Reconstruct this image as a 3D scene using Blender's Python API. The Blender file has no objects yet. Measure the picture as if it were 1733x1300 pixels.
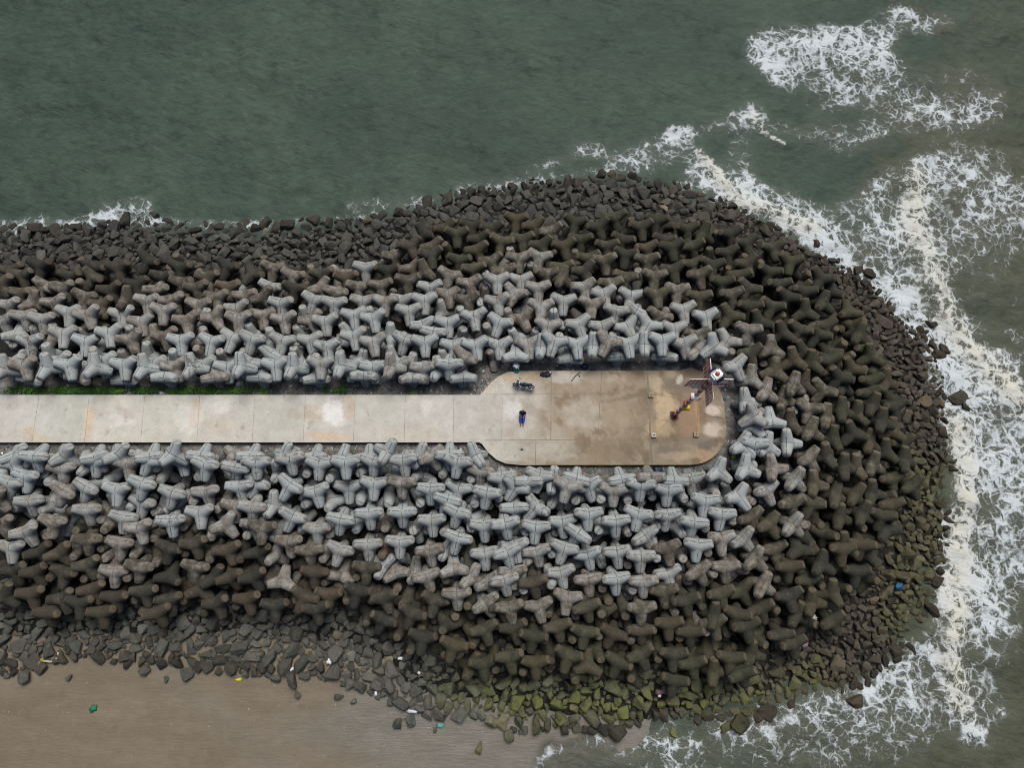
# Breakwater head seen from a drone: tetrapod armour, rubble toe, concrete path, beacon mast, surf and beach.
import bpy, bmesh, math, random
import numpy as np
from mathutils import Vector, Matrix, Quaternion
random.seed(11); rng = np.random.default_rng(11)
SC = bpy.context.scene
COL = SC.collection
R = math.radians
PI = math.pi
# ------------------------------------------------------------------ camera measurements (metres; path top is z = 0)
F, H, T = 1180.0, 55.0, R(15.0)
def un(px, py, z=0.0):
    """Where the line of sight through a photo pixel meets the level z."""
    u = (px - 866.5) / F; v = -(py - 650) / F
    dx, dy, dz = u, math.sin(T) + v * math.cos(T), -math.cos(T) + v * math.sin(T)
    t = (z - H) / dz
    return dx * t, dy * t
def pr(x, y, z):
    Z = z - H; d = y * math.sin(T) - Z * math.cos(T)
    return 866.5 + F * x / d, 650 - F * (y * math.cos(T) + Z * math.sin(T)) / d
WATER = -4.6
ZC, ZT, ZE = -0.45, -3.9, -4.9
CREST = [(-200, 655), (800, 652), (830, 632), (870, 618), (1180, 616), (1232, 652), (1246, 705), (1234, 765), (1190, 797), (860, 799), (830, 778), (806, 757), (-200, 762)]
TOE = [(-200, 440), (100, 445), (200, 435), (330, 435), (420, 450), (560, 465), (640, 440), (700, 395), (760, 365), (880, 355), (1000, 348), (1090, 350), (1170, 365), (1240, 370), (1300, 400), (1350, 430), (1400, 475), (1450, 520), (1480, 570), (1505, 620), (1520, 680), (1535, 740), (1530, 800), (1525, 850), (1525, 900), (1500, 950), (1480, 990), (1430, 1030), (1380, 1070), (1300, 1110), (1250, 1130), (1180, 1150), (1100, 1170), (1000, 1150), (900, 1150), (850, 1140), (780, 1145), (720, 1130), (680, 1090), (620, 1060), (560, 1045), (400, 1040), (200, 1050), (100, 1045), (-200, 1040)]
EDGE = [(-200, 385), (60, 385), (140, 378), (210, 370), (260, 375), (340, 380), (430, 378), (520, 372), (610, 368), (680, 355), (730, 335), (800, 318), (860, 318), (930, 305), (1000, 295), (1050, 290), (1120, 300), (1180, 318), (1230, 335), (1280, 365), (1330, 395), (1390, 430), (1440, 455), (1490, 490), (1530, 535), (1570, 560), (1590, 600), (1600, 660), (1605, 720), (1615, 800), (1610, 860), (1605, 920), (1600, 960), (1590, 1010), (1560, 1060), (1530, 1110), (1490, 1140), (1440, 1175), (1380, 1180), (1320, 1195), (1260, 1215), (1200, 1220), (1120, 1215), (1060, 1235), (960, 1235), (880, 1240), (800, 1210), (720, 1210), (660, 1190), (610, 1165), (560, 1150), (500, 1145), (440, 1140), (360, 1130), (300, 1125), (230, 1125), (150, 1110), (90, 1120), (30, 1140), (-200, 1140)]
# tetrapods: x, y, z in cm; quaternion w x y z in 1/1000; weathering, moss, stain in %; 1 = stands out enough to be a thing of its own
TET = """-4121,2575,-138,974,-219,5,-58,111,3,38,1
-4287,2501,-175,990,-134,-3,52,84,19,16,0
-4429,2568,-231,973,-202,2,111,95,17,22,0
-3881,2503,-211,985,-166,-34,-44,99,7,18,0
-3664,2587,-191,988,-30,12,-151,98,5,10,0
-3426,2550,-135,975,-219,-41,15,98,11,39,1
-3648,2464,-145,933,-188,37,-303,84,12,11,1
-3062,2494,-188,995,-90,-18,-30,93,3,25,0
-2906,2573,-180,975,-193,-33,-109,140,21,2,0
-2681,2498,-220,986,-164,-12,38,70,1,26,0
-2510,2590,-198,946,-253,51,-194,102,6,34,0
-2276,2525,-186,897,-280,90,-329,90,17,6,0
-3217,2648,-199,935,-209,69,-276,117,18,8,0
-4056,2382,-155,955,-79,49,-283,57,2,34,0
-3848,2347,-89,991,-119,-43,48,61,11,11,0
-4228,2317,-145,993,-88,-65,-37,70,16,33,0
-4404,2402,-106,981,-100,17,165,71,14,32,0
-3449,2330,-100,975,-186,-57,110,103,11,36,0
-3253,2394,-142,962,-249,18,107,105,1,27,0
-3044,2323,-87,998,-4,22,56,58,20,26,0
-2862,2416,-143,992,-103,-14,-66,75,5,33,0
-2709,2351,-99,988,-125,-25,87,72,4,15,0
-2471,2390,-179,984,-175,13,43,72,4,16,0
-2310,2299,-160,993,-93,1,78,56,9,4,0
-3658,2259,-96,965,-242,51,-90,66,16,26,0
-3497,2188,-94,963,-254,-58,68,77,14,59,0
-3903,2213,-95,983,-138,-49,112,43,4,89,0
-4089,2217,-84,874,-46,-67,479,60,6,52,0
-4271,2186,-78,991,-106,-48,64,39,8,16,0
-3101,2214,-72,976,-217,-14,-3,37,13,34,0
-2878,2218,-51,988,-81,-29,130,49,10,15,0
-2668,2182,-83,960,-279,1,-24,49,6,9,0
-2528,2259,-101,967,-249,-25,39,63,22,31,0
-2351,2169,-123,972,-195,-41,121,36,13,76,0
-3272,2226,-46,764,-12,-6,645,78,2,20,0
-3747,2108,-70,957,-286,-40,-28,24,0,55,0
-3505,2044,53,960,-241,-62,129,43,0,25,1
-3308,2100,-86,951,-298,-39,67,20,0,15,0
-2911,2096,5,956,-292,6,-14,40,3,48,1
-3105,2014,-39,957,-270,-16,102,40,0,5,0
-2709,2007,10,947,-298,-30,119,54,0,86,1
-2509,2065,-54,922,-276,-107,251,49,0,24,1
-2284,2032,-10,958,-286,-18,5,43,0,80,1
-4087,2064,-27,993,-106,6,43,41,0,12,0
-3906,2021,9,987,-158,14,16,35,0,13,1
-4294,2039,-74,986,-109,-9,126,35,0,85,0
-4156,1917,-73,974,228,-8,12,18,0,4,0
-3927,1804,79,978,-197,41,49,9,0,90,1
-3689,1876,43,933,-352,33,58,24,0,58,1
-3504,1815,25,955,-295,39,9,1,0,0,1
-3286,1870,79,929,-358,-45,87,14,0,1,1
-3116,1826,67,955,-240,-67,164,52,0,56,1
-2860,1866,16,955,-264,-46,124,60,0,33,0
-2716,1821,43,966,-253,19,56,6,0,1,1
-2461,1812,40,951,-292,-4,-100,2,0,25,1
-2302,1845,22,933,-323,35,-155,18,0,41,0
-2115,1816,91,973,-187,55,-127,20,0,2,1
-4174,2620,-298,585,-407,-530,-460,95,16,11,0
-3820,2642,-317,576,216,-178,768,95,4,8,0
-2988,2674,-311,790,-294,-490,-221,84,22,38,0
-3765,2417,-253,710,179,-331,596,64,19,38,0
-2957,2234,-206,126,414,175,885,30,8,1,0
-3174,2245,-208,721,213,-237,616,76,6,7,0
-2842,2231,-167,494,467,117,724,109,15,33,0
-2630,2077,-138,797,200,-38,569,25,0,2,0
-3573,2047,-131,216,404,280,844,67,0,4,0
-4023,1927,-129,653,271,-135,695,18,0,9,0
-3848,1913,-72,817,-399,-394,-135,46,0,1,0
-3610,1888,-102,-330,481,430,689,28,0,2,0
-3423,1879,-98,709,-465,-520,-106,21,0,16,0
-3206,1917,-90,352,459,41,815,30,0,1,0
-2994,1890,-63,354,352,275,822,53,0,36,0
-2606,1895,-100,897,-42,-241,367,47,0,59,0
-2206,1936,-122,749,52,-230,619,18,0,43,0
-3982,1674,-59,238,369,78,895,39,0,84,0
-3808,1715,2,867,-280,-408,61,3,0,51,0
-3605,1632,-49,630,247,-45,735,9,0,27,0
-3407,1691,-1,-66,485,271,829,19,0,30,0
-3211,1695,-63,547,-466,-441,-537,35,0,13,0
-3030,1745,-43,317,471,181,803,17,0,14,0
-2781,1690,-33,164,475,137,854,6,0,0,0
-2588,1752,-83,-6,416,99,904,37,0,87,0
-2398,1706,-44,741,-349,-399,-412,28,0,37,0
-2200,1694,-50,0,464,245,851,33,0,7,0
-4057,1630,44,969,-220,-33,106,2,0,7,0
-3879,1578,154,971,-215,-24,104,45,0,59,1
-3661,1640,57,958,-247,-102,106,12,0,3,0
-3522,1581,153,958,-268,-36,98,0,0,21,1
-3283,1622,105,949,-292,-11,118,0,0,7,0
-3093,1584,136,956,-288,-37,36,8,0,3,1
-2889,1612,71,971,-232,-31,51,8,0,22,0
-2703,1582,102,969,-218,-58,104,43,0,62,0
-2496,1606,56,958,-256,-53,115,11,0,2,0
-2301,1586,58,967,-245,12,63,4,0,13,0
-2112,1614,81,960,-215,101,-147,12,0,27,0
-4043,1557,153,759,-74,-109,637,21,0,43,0
-3895,1518,19,964,233,-52,-120,0,0,59,0
-3691,1568,164,747,8,-113,654,4,0,13,1
-3501,1531,38,935,327,-18,-139,38,0,20,0
-3300,1552,198,729,-94,-4,678,7,0,15,1
-3142,1515,2,964,262,-38,0,12,0,7,0
-2931,1564,150,732,-67,-94,672,7,0,38,1
-2776,1515,86,966,257,-15,-18,3,0,9,0
-2539,1561,174,717,-92,-96,684,5,0,85,1
-2387,1517,71,963,258,51,50,44,0,1,1
-2148,1560,195,720,-48,-10,692,0,0,68,1
-2026,1520,62,968,249,-20,-32,1,0,16,0
-619,3024,-320,736,-120,-656,120,126,46,10,0
-781,2917,-205,928,-173,37,-328,108,8,11,0
-588,2940,-149,969,-144,-43,196,127,60,26,0
-360,2984,-200,976,-218,-13,-5,129,30,4,0
-179,2947,-166,983,-156,-3,92,102,48,23,0
-489,2873,-129,971,-238,8,25,89,48,17,0
-286,2846,-161,983,-77,-97,133,123,31,7,0
-91,2793,-116,981,-160,28,-103,77,58,13,0
-708,2777,-178,964,-104,-19,244,75,46,0,0
-897,2773,-163,931,-306,-38,197,94,9,12,0
-1059,2729,-265,991,-70,-1,117,62,16,39,0
-305,2704,-94,978,-95,-35,180,106,56,32,0
-564,2766,-241,598,182,-322,711,82,60,36,0
-705,2642,-60,969,-220,1,113,89,5,15,0
-456,2615,-113,992,-105,-28,-67,99,41,11,0
-180,2597,-101,968,-200,-52,141,70,59,1,0
-749,2499,-90,875,-132,81,-459,70,27,15,0
-328,2515,-72,995,-74,-18,64,75,48,31,0
-540,2464,-101,972,-192,57,-125,49,27,56,0
-878,2551,-141,961,-148,-47,227,68,1,7,0
-1087,2540,-166,988,-150,26,34,108,6,30,0
-1290,2581,-198,992,-123,-13,-21,24,8,13,0
-2116,2586,-218,981,-176,58,-56,61,16,22,0
-1921,2501,-194,976,-185,61,-101,55,9,19,0
-1679,2534,-236,980,-192,-48,24,83,3,17,0
-1454,2485,-191,988,-148,2,34,76,13,20,0
-198,2429,-160,502,148,-102,846,8,0,33,0
-71,2473,-35,985,-94,33,143,63,36,80,0
-953,2437,-238,664,33,-401,630,62,1,61,0
-1218,2598,-305,-118,467,247,841,68,16,27,0
-1802,2558,-329,872,-204,-376,237,64,18,20,0
-1564,2579,-331,740,-220,-586,-245,44,20,30,0
-2215,2636,-312,-402,520,465,593,83,7,25,0
-2103,2382,-179,975,-163,9,-151,29,4,3,0
-1883,2357,-138,981,-167,72,-67,99,2,33,0
-1668,2373,-154,927,-114,-5,356,54,12,22,0
-1526,2330,-157,993,-68,14,-97,53,10,68,0
-1338,2386,-170,991,-118,60,-5,53,21,5,0
-1135,2374,-112,986,-156,0,56,64,18,12,0
-897,2406,-78,977,-206,40,41,76,19,75,0
-710,2364,-120,986,-157,12,57,12,0,48,0
-358,2361,-30,975,-202,-46,80,57,0,7,0
-125,2375,-3,959,-283,-10,10,26,0,3,1
-541,2275,-74,959,-271,-5,87,52,0,43,0
-228,2306,-153,633,239,-180,714,49,0,13,0
-1779,2365,-252,104,365,236,894,96,17,81,0
-2119,2253,-65,942,-87,-61,318,72,8,1,0
-1960,2197,-77,988,-151,-32,-21,15,13,74,0
-1696,2238,-105,973,-174,36,-149,22,13,23,0
-1501,2184,-44,985,-171,11,-22,20,0,25,0
-1279,2231,-116,986,-164,16,-6,31,0,4,0
-1073,2197,-42,979,-202,-4,-20,45,0,7,0
-741,2204,-26,965,-254,33,51,22,0,32,0
-936,2235,-102,988,-146,-52,-23,26,0,60,0
-378,2199,-11,960,-266,-25,84,73,0,24,0
-120,2178,13,965,-246,-75,43,32,0,8,1
-596,2157,-135,105,375,258,884,33,0,25,0
-1787,2129,-202,27,428,263,864,20,0,12,0
-868,2105,-21,972,-225,29,61,26,0,59,0
-1184,2114,-158,605,-322,-527,-503,17,0,46,0
-243,2169,-99,703,-223,-466,-488,9,0,78,0
-418,2095,-99,821,-11,-454,345,11,0,5,0
-2114,2086,-79,959,-270,30,76,53,0,12,0
-1905,2028,-20,962,-264,-49,53,46,0,21,1
-1693,2044,-65,959,-193,-61,200,52,0,33,0
-1558,2010,-21,965,-254,-32,53,25,0,63,1
-1328,2070,-32,960,-272,0,68,14,0,17,0
-1148,2028,9,951,-284,-113,44,10,0,58,1
-744,1986,-40,981,-112,-16,157,2,0,45,0
-533,1985,17,971,-238,-12,37,10,0,17,0
-313,2021,67,948,-308,-26,77,15,0,82,1
-100,1964,74,948,-253,5,-194,11,0,0,1
-646,1904,9,996,-25,-38,-81,4,0,10,0
-1380,1936,-110,591,-333,-690,-254,8,0,49,0
-1213,1951,-137,615,268,-182,719,24,0,3,0
-1026,1924,-93,-164,540,415,714,0,0,19,0
-2015,1875,-66,-166,498,369,767,17,0,46,0
-1799,1930,-142,-389,429,461,673,31,0,51,0
-416,1919,-96,883,66,-357,299,14,0,58,0
-179,1928,-25,-11,337,117,934,33,0,18,0
-1891,1822,24,958,-268,67,-73,21,0,30,1
-1679,1853,-40,968,-230,-16,93,16,0,2,0
-1521,1778,18,972,-221,20,81,1,0,75,0
-1296,1858,45,950,-290,-87,71,18,0,7,0
-1131,1793,80,941,-324,-28,96,35,0,61,1
-711,1789,96,959,-273,44,67,15,0,58,1
-479,1777,42,976,-215,-13,23,1,0,0,0
-292,1756,118,958,-272,-63,65,4,0,2,1
-102,1772,66,945,-324,-42,15,9,0,74,0
-882,1837,9,974,-146,2,-176,9,0,78,0
-1000,1709,-67,765,-93,-216,599,9,0,9,0
-561,1679,-32,42,414,321,851,14,0,58,0
-825,1650,-36,-291,570,383,666,8,0,14,0
-1810,1732,-77,398,405,-4,823,13,0,53,0
-1969,1703,27,954,-81,27,-289,6,0,0,0
-1421,1660,-48,820,-385,-419,71,0,0,0,0
-1238,1676,-23,771,146,-58,617,1,0,23,0
-140,1711,-29,-99,293,185,933,49,0,63,0
-377,1651,137,948,-117,16,-296,46,0,17,0
-1890,1586,125,964,-262,-23,43,0,0,10,1
-1691,1603,56,970,-238,46,13,9,0,33,0
-1523,1589,152,960,-278,31,18,30,0,41,1
-1308,1600,56,960,-279,-16,15,8,0,47,0
-1113,1580,92,995,-97,-31,7,4,0,51,0
-895,1617,69,990,-128,-61,15,34,0,3,0
-710,1578,86,996,-61,-60,3,36,0,24,0
-503,1590,143,999,-20,28,9,9,0,66,1
-1602,1651,-59,861,-101,-417,273,11,0,2,0
-1744,1567,160,754,-12,-52,655,6,0,3,1
-1577,1516,44,960,276,-4,33,7,0,0,0
-1361,1572,175,728,0,-65,683,15,0,1,1
-1189,1528,78,975,223,1,-18,5,0,77,0
-964,1570,158,727,-46,-77,681,36,0,53,1
-798,1513,66,954,299,34,1,17,0,90,0
-600,1565,74,731,-112,-74,669,13,0,42,0
-398,1519,52,962,266,60,22,12,0,39,0
39,3047,-188,976,-209,-19,-61,93,69,33,0
192,2977,-174,957,-169,-11,237,96,68,16,0
564,3012,-172,964,-247,33,-89,112,48,27,0
348,2909,-145,978,-109,-56,168,64,40,6,0
760,2940,-117,960,-186,-31,206,105,32,38,0
923,3057,-171,983,-103,-5,152,97,69,21,0
1073,2996,-250,390,340,-4,856,107,26,9,0
1296,3022,-163,988,-130,-27,-79,115,37,19,0
1140,2934,-108,981,-181,-41,62,99,59,2,0
1562,2952,-188,984,-149,49,89,128,51,20,0
1697,2892,-158,856,-58,-61,511,121,43,39,0
1238,3044,-297,-196,496,389,751,99,70,35,0
1853,2875,-254,-407,371,461,696,90,51,14,0
1620,2988,-295,560,-511,-479,-443,112,43,34,0
1932,2884,-144,983,-131,0,131,116,25,11,0
2075,2804,-166,956,-245,-25,161,114,38,21,0
95,2831,-152,974,-224,-36,25,83,61,12,0
258,2759,-114,960,-226,-71,148,106,46,23,0
456,2746,-107,964,-241,-22,109,119,58,14,0
606,2831,-154,993,-114,-13,3,107,68,8,0
839,2762,-143,985,-170,-34,0,95,33,9,0
979,2826,-146,989,-80,25,-121,113,47,2,0
1188,2754,-169,979,-152,13,139,93,31,37,0
1355,2839,-182,987,-132,-22,-90,98,23,15,0
1381,2703,-43,964,-245,-35,93,112,36,24,1
1578,2743,-99,988,-18,-39,148,97,58,11,0
1878,2689,-123,979,-142,20,144,126,38,9,0
1748,2687,-229,604,-433,-512,-431,114,67,1,0
-13,2687,-200,842,-22,-397,364,22,68,28,0
1449,2635,-209,321,557,55,764,110,43,27,0
536,2666,-218,654,265,-96,702,69,45,27,0
54,2598,-47,984,-163,44,64,56,40,11,0
237,2626,-87,950,-293,21,-102,41,51,40,0
664,2622,-93,981,-173,-9,89,87,65,1,0
797,2584,-55,984,-161,-31,66,66,28,14,0
990,2650,-83,966,-230,-26,-111,130,32,36,0
1166,2587,-53,986,-161,-44,5,69,36,8,0
1569,2582,-128,975,-151,41,160,92,68,30,0
1731,2549,-78,959,-280,24,-37,111,36,39,0
2021,2559,-62,958,-218,-55,180,110,53,37,0
-38,2496,-139,-173,510,318,780,57,61,82,0
167,2548,-180,836,-157,-505,-148,34,61,48,0
290,2462,-55,990,-109,76,53,65,32,45,0
436,2527,-82,983,-163,-79,22,74,60,38,0
621,2475,-26,932,-294,-123,170,92,26,0,0
974,2439,-81,991,-107,19,-75,68,48,17,0
1213,2420,-24,967,-254,5,-22,69,43,32,0
1383,2494,-51,957,-268,-57,98,99,44,7,0
525,2512,-180,133,409,237,871,47,48,49,0
1116,2488,-178,725,-233,-537,-363,35,34,9,0
1589,2427,0,981,-134,-29,139,75,31,23,1
1781,2373,-24,997,-79,20,14,115,58,5,0
1950,2450,-61,996,-43,-58,48,114,68,27,0
1884,2482,-178,773,-334,-515,-159,128,50,4,0
76,2401,-67,955,-294,-9,43,30,0,61,0
425,2409,-32,824,-60,27,563,75,60,82,0
843,2371,-63,993,-102,-4,59,62,42,53,0
21,2264,-26,920,-325,52,-215,38,0,87,0
220,2312,-20,981,-191,-12,20,38,0,21,0
603,2310,7,967,-202,6,156,45,0,70,0
776,2254,-10,959,-261,-60,92,28,0,16,0
1005,2251,-45,967,-242,39,-67,23,0,56,0
1399,2298,-36,970,-239,42,3,53,43,35,0
1214,2224,27,920,-389,6,46,74,58,30,1
1572,2224,3,991,-135,-16,-11,81,53,3,0
1847,2250,-4,986,-125,14,110,75,30,5,0
2010,2322,-41,961,-156,57,-220,90,39,19,0
554,2283,-126,796,-170,-485,320,34,0,35,0
430,2185,-2,962,-270,35,-7,27,0,21,1
242,2123,22,935,-354,-15,-25,37,0,42,0
660,2132,48,931,-363,27,-8,52,0,0,0
861,2080,41,989,-123,41,-65,31,0,69,0
1032,2096,-1,958,-20,58,-280,15,0,20,0
1219,2041,33,977,-98,32,-189,67,0,0,0
1432,2105,9,949,-308,-35,52,29,0,3,0
1608,2038,21,954,-287,-15,82,15,0,50,0
1805,2038,56,917,-259,66,-297,92,63,6,1
1998,2145,-12,998,-57,-22,-14,129,50,39,0
-35,2071,-96,-131,475,283,823,45,0,53,0
1875,2079,-123,945,48,-237,220,41,48,30,0
2020,2073,-141,859,-345,-338,-171,111,44,30,0
84,2021,25,931,-280,-62,226,56,0,78,0
291,1930,83,949,-309,34,-60,34,0,37,0
543,1952,77,951,-257,-40,168,16,0,20,0
739,1938,59,978,-192,-34,73,20,0,73,0
951,1937,46,909,-348,-90,211,20,0,31,0
1113,1938,99,907,-307,93,-273,11,0,2,0
1335,1929,27,952,-300,43,36,21,0,26,0
351,2053,-56,514,-428,-436,-601,0,0,40,0
27,1859,-9,627,81,-247,734,0,0,0,0
200,1884,-55,269,405,28,873,10,0,10,0
589,1921,-61,-122,569,147,800,4,0,77,0
820,1828,-41,327,413,94,845,17,0,1,0
1052,1893,-48,794,-2,-313,521,12,0,9,0
1530,1866,34,942,-332,-38,39,63,0,69,0
1762,1818,52,905,-300,90,-288,34,0,0,0
369,1822,-16,-413,541,337,651,6,0,17,0
1939,1911,61,987,-133,3,-85,46,43,14,1
129,1770,90,943,-325,2,68,39,0,11,0
335,1763,180,939,-313,70,-123,16,0,70,1
524,1769,103,950,-307,11,62,0,0,37,0
763,1759,193,939,-264,70,-210,42,0,80,1
939,1770,112,932,-356,-37,63,7,0,52,0
1198,1774,186,958,-286,4,5,0,0,18,1
1394,1772,115,969,-230,-59,71,35,0,11,0
1774,1708,-40,908,-149,-389,-48,50,0,83,0
1608,1726,192,874,-199,176,-406,17,0,25,1
1947,1720,31,970,-169,-32,172,90,36,3,0
31,1693,74,940,341,-13,-1,12,0,49,0
241,1737,128,747,-86,-42,658,7,0,8,0
471,1693,9,957,288,21,-11,8,0,5,0
657,1746,138,734,-52,-83,672,7,0,67,0
878,1707,21,971,233,42,6,14,0,3,0
1067,1748,153,709,-68,-67,699,10,0,36,0
1242,1708,25,969,243,3,-36,10,0,2,0
1499,1715,87,937,-5,31,348,44,0,39,0
1773,1571,157,938,-194,-3,287,20,0,47,1
2319,2761,-186,950,-293,-50,93,86,37,5,0
2419,2600,-103,954,-283,22,-96,107,69,9,1
2234,2508,-117,990,-86,30,-104,139,53,23,0
2479,2593,-245,895,81,-222,378,116,30,24,0
2295,2382,-99,998,-55,11,37,100,24,15,0
2504,2317,-97,998,-51,40,-22,119,38,29,0
2686,2459,-138,937,-246,85,-232,124,36,4,0
2350,2263,-78,974,-62,26,-215,127,24,18,0
2809,2370,-220,856,-173,35,-486,116,22,31,0
2682,2233,-156,858,-168,-57,482,112,44,30,1
2510,2140,-116,842,-194,174,-472,133,59,17,1
2203,2166,-68,966,-187,17,-178,91,38,14,0
2068,2009,-14,908,-218,112,-340,122,27,22,0
2656,2011,-123,973,-171,25,152,98,23,24,0
2948,2185,-252,958,285,32,13,99,69,4,0
2258,2077,-173,-348,612,212,677,91,67,20,0
2405,1956,-50,972,-101,22,-211,89,47,35,0
2262,1916,-27,884,-55,31,-464,110,27,9,0
2572,1923,-74,956,-131,87,-249,138,57,2,0
2960,1941,-161,862,-131,-92,481,140,60,9,1
2994,2078,-285,928,-223,-251,-160,109,58,10,0
2819,1835,-251,842,-273,-434,-165,115,65,1,0
2138,1768,10,826,-178,120,-521,59,37,24,1
2442,1773,-88,926,-172,56,-331,98,28,1,0
2676,1777,-146,916,-327,63,-224,109,50,33,0
3003,1819,-187,989,-105,56,85,117,61,16,0
3023,1743,-123,854,-115,85,-500,123,63,13,1
2822,1727,-206,832,235,-120,488,114,70,10,0
2300,1660,38,855,-114,77,-499,91,30,33,1
2466,1653,-18,809,-115,143,-558,121,68,16,0
2622,1682,-49,989,-92,-5,117,123,68,10,0
2831,1629,-97,928,-161,69,-330,140,54,18,0
3087,1666,-177,825,-224,-151,497,138,62,23,0
3148,1647,-301,790,-459,-206,-350,111,59,5,0
2123,1557,75,784,-196,183,-560,72,64,21,1
1922,1493,76,764,-201,121,-600,41,60,0,1
2383,1485,-17,767,-184,192,-584,103,22,24,0
2677,1531,-12,956,-108,67,-264,136,20,21,1
2977,1521,-112,978,-177,11,109,118,60,36,0
3116,1527,-140,796,-110,-145,578,110,23,23,0
2935,1634,-225,666,-379,-269,-584,97,70,25,0
2554,1578,-166,208,567,-46,795,113,35,22,0
2730,1472,-86,860,-86,-59,500,127,24,15,0
2518,1416,10,938,-139,14,-316,64,65,12,1
2257,1439,68,826,-111,-50,550,61,30,20,1
2023,1382,78,842,-181,-56,506,51,0,5,1
2800,1374,-225,930,-158,-275,-186,123,31,0,0
2945,1415,-110,985,-128,-30,111,112,54,12,0
3196,1402,-241,954,-81,13,-288,117,28,23,0
2139,2565,-190,252,516,43,817,120,62,11,0
2320,2480,-251,924,-56,-257,277,120,40,5,0
2028,2636,-244,914,-169,-352,115,136,54,0,0
2561,2383,-234,884,-349,-307,-47,98,57,37,0
2729,1969,-218,-196,561,185,783,111,47,6,0
1861,1298,91,715,-165,-171,657,18,0,40,0
2195,1341,11,796,-140,-118,576,64,69,10,0
2326,1335,-86,970,-105,-221,-11,42,28,39,0
2393,1258,8,970,-183,-36,-155,61,21,24,1
2525,1195,-12,784,-96,-60,610,66,41,18,0
2666,1249,-21,759,-132,-59,635,108,63,16,1
2694,1338,-185,788,-407,-59,-458,80,22,17,0
2837,1243,-116,764,-133,117,-620,98,61,35,0
2951,1307,-75,841,-81,-118,522,114,35,7,0
2981,1163,-28,794,-132,-117,582,105,30,3,1
3152,1306,-127,970,-176,28,168,118,28,35,0
3126,1110,-156,792,-204,147,-556,102,62,24,0
1882,1160,173,864,-140,92,-474,31,0,55,1
1906,1101,97,711,-204,228,-633,3,0,24,0
2073,1155,9,952,305,13,14,1,0,26,0
1939,1226,-30,316,608,-63,725,41,0,42,0
2231,1150,3,805,-60,115,-580,85,0,28,0
2392,1085,-9,853,-164,-87,487,60,64,39,1
2586,1028,-60,742,-54,57,-666,124,60,18,0
2745,1071,-43,911,-184,96,-357,124,31,38,1
2889,1004,-103,821,-101,-22,561,98,59,31,0
3060,944,-180,807,-129,125,-563,135,54,24,0
3217,1020,-212,971,-182,-37,150,102,69,6,0
3260,1002,-328,-406,608,142,667,140,37,12,0
2802,1106,-222,12,676,17,736,129,37,21,0
2789,914,-197,905,-94,-357,-209,80,32,15,0
2485,885,5,817,16,94,-569,88,21,24,1
2342,854,5,918,-210,-19,337,59,21,4,1
1788,938,124,880,-255,-106,386,8,0,8,0
1996,947,69,835,-207,-111,498,5,0,9,0
2176,976,46,719,-114,-175,662,14,0,39,1
1880,953,119,997,-61,12,-41,5,0,0,0
2604,786,26,742,-55,-81,664,94,32,32,1
2746,802,-80,793,-66,126,-593,77,20,32,0
2913,827,-131,832,-115,-104,533,72,28,16,1
3038,876,-286,903,246,-350,48,133,22,17,0
3194,871,-171,766,-90,-55,634,102,50,27,1
3101,722,-229,976,-166,-16,137,91,69,17,0
2508,741,-139,725,405,-444,337,94,66,23,0
2372,656,-10,739,-180,-143,633,74,39,13,1
2203,682,33,899,-102,-67,421,30,59,3,1
2030,773,60,704,-144,-151,679,47,0,7,1
1801,762,113,796,-243,-155,532,15,0,19,1
1593,741,105,867,-229,-149,418,14,0,1,1
1872,830,-28,335,509,-303,733,8,0,31,0
1731,547,103,893,-316,-88,308,14,0,10,1
1981,602,9,945,-212,-18,249,36,0,82,1
1598,414,64,989,-137,35,-37,14,0,3,1
1573,590,-20,562,-323,-227,-727,25,0,3,0
2158,507,37,988,-50,-25,140,68,49,36,1
2328,507,-23,974,-156,29,-164,82,46,37,0
2413,544,-156,836,415,-262,243,64,68,25,0
2550,570,-65,812,-98,-40,574,75,66,0,1
2722,576,-97,905,-61,-5,422,106,61,19,1
2883,601,-138,764,-152,-179,601,97,41,31,0
3048,574,-298,961,-180,-207,-22,112,24,30,0
3018,502,-147,987,-125,1,101,117,30,20,0
3252,664,-216,942,-149,-30,298,140,70,30,1
2765,434,-100,855,-51,-66,511,107,56,32,1
2616,506,-194,511,616,-288,525,98,21,22,0
2923,422,-122,990,-101,12,-99,106,44,10,1
1841,395,12,952,-177,-31,248,75,48,85,1
1982,343,4,915,-233,-27,327,79,58,8,1
1701,379,-78,17,466,-56,883,37,0,41,0
1830,545,-76,-436,513,27,739,54,0,1,0
2158,339,9,902,-77,-67,419,40,42,12,1
2284,366,-133,805,213,-497,243,55,37,32,0
2405,387,-181,626,-315,-90,-708,93,38,26,0
2583,406,-105,794,-119,-97,588,131,49,2,1
2471,280,-134,596,543,-239,542,105,68,7,1
2745,339,-239,898,-176,-238,-326,116,35,22,0
2979,306,-188,953,223,82,187,132,26,20,0
3070,355,-318,-93,442,-26,892,121,36,22,0
1601,231,5,962,-261,48,65,48,0,48,1
1781,236,-25,923,-173,-100,330,28,43,27,1
2033,158,-91,972,-176,-30,154,72,48,16,1
2225,155,-91,964,243,25,107,125,40,6,1
2307,252,-161,918,94,-282,-262,121,32,24,0
2360,212,-216,-268,519,-250,772,110,23,37,0
2533,150,-36,975,-201,67,61,122,52,13,1
2616,187,-143,815,-201,117,-530,92,58,23,0
2726,193,-110,996,-61,-35,-63,140,37,20,1
2819,126,-186,790,-42,-17,-612,131,29,14,0
2895,246,-277,-481,335,41,809,115,53,32,0
1860,80,-36,887,-175,-86,418,52,40,3,1
1637,24,-51,990,-129,-61,20,53,32,28,1
2122,25,-52,995,-89,2,41,122,54,8,1
2388,47,-80,842,-223,-94,482,137,29,24,1
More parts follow.
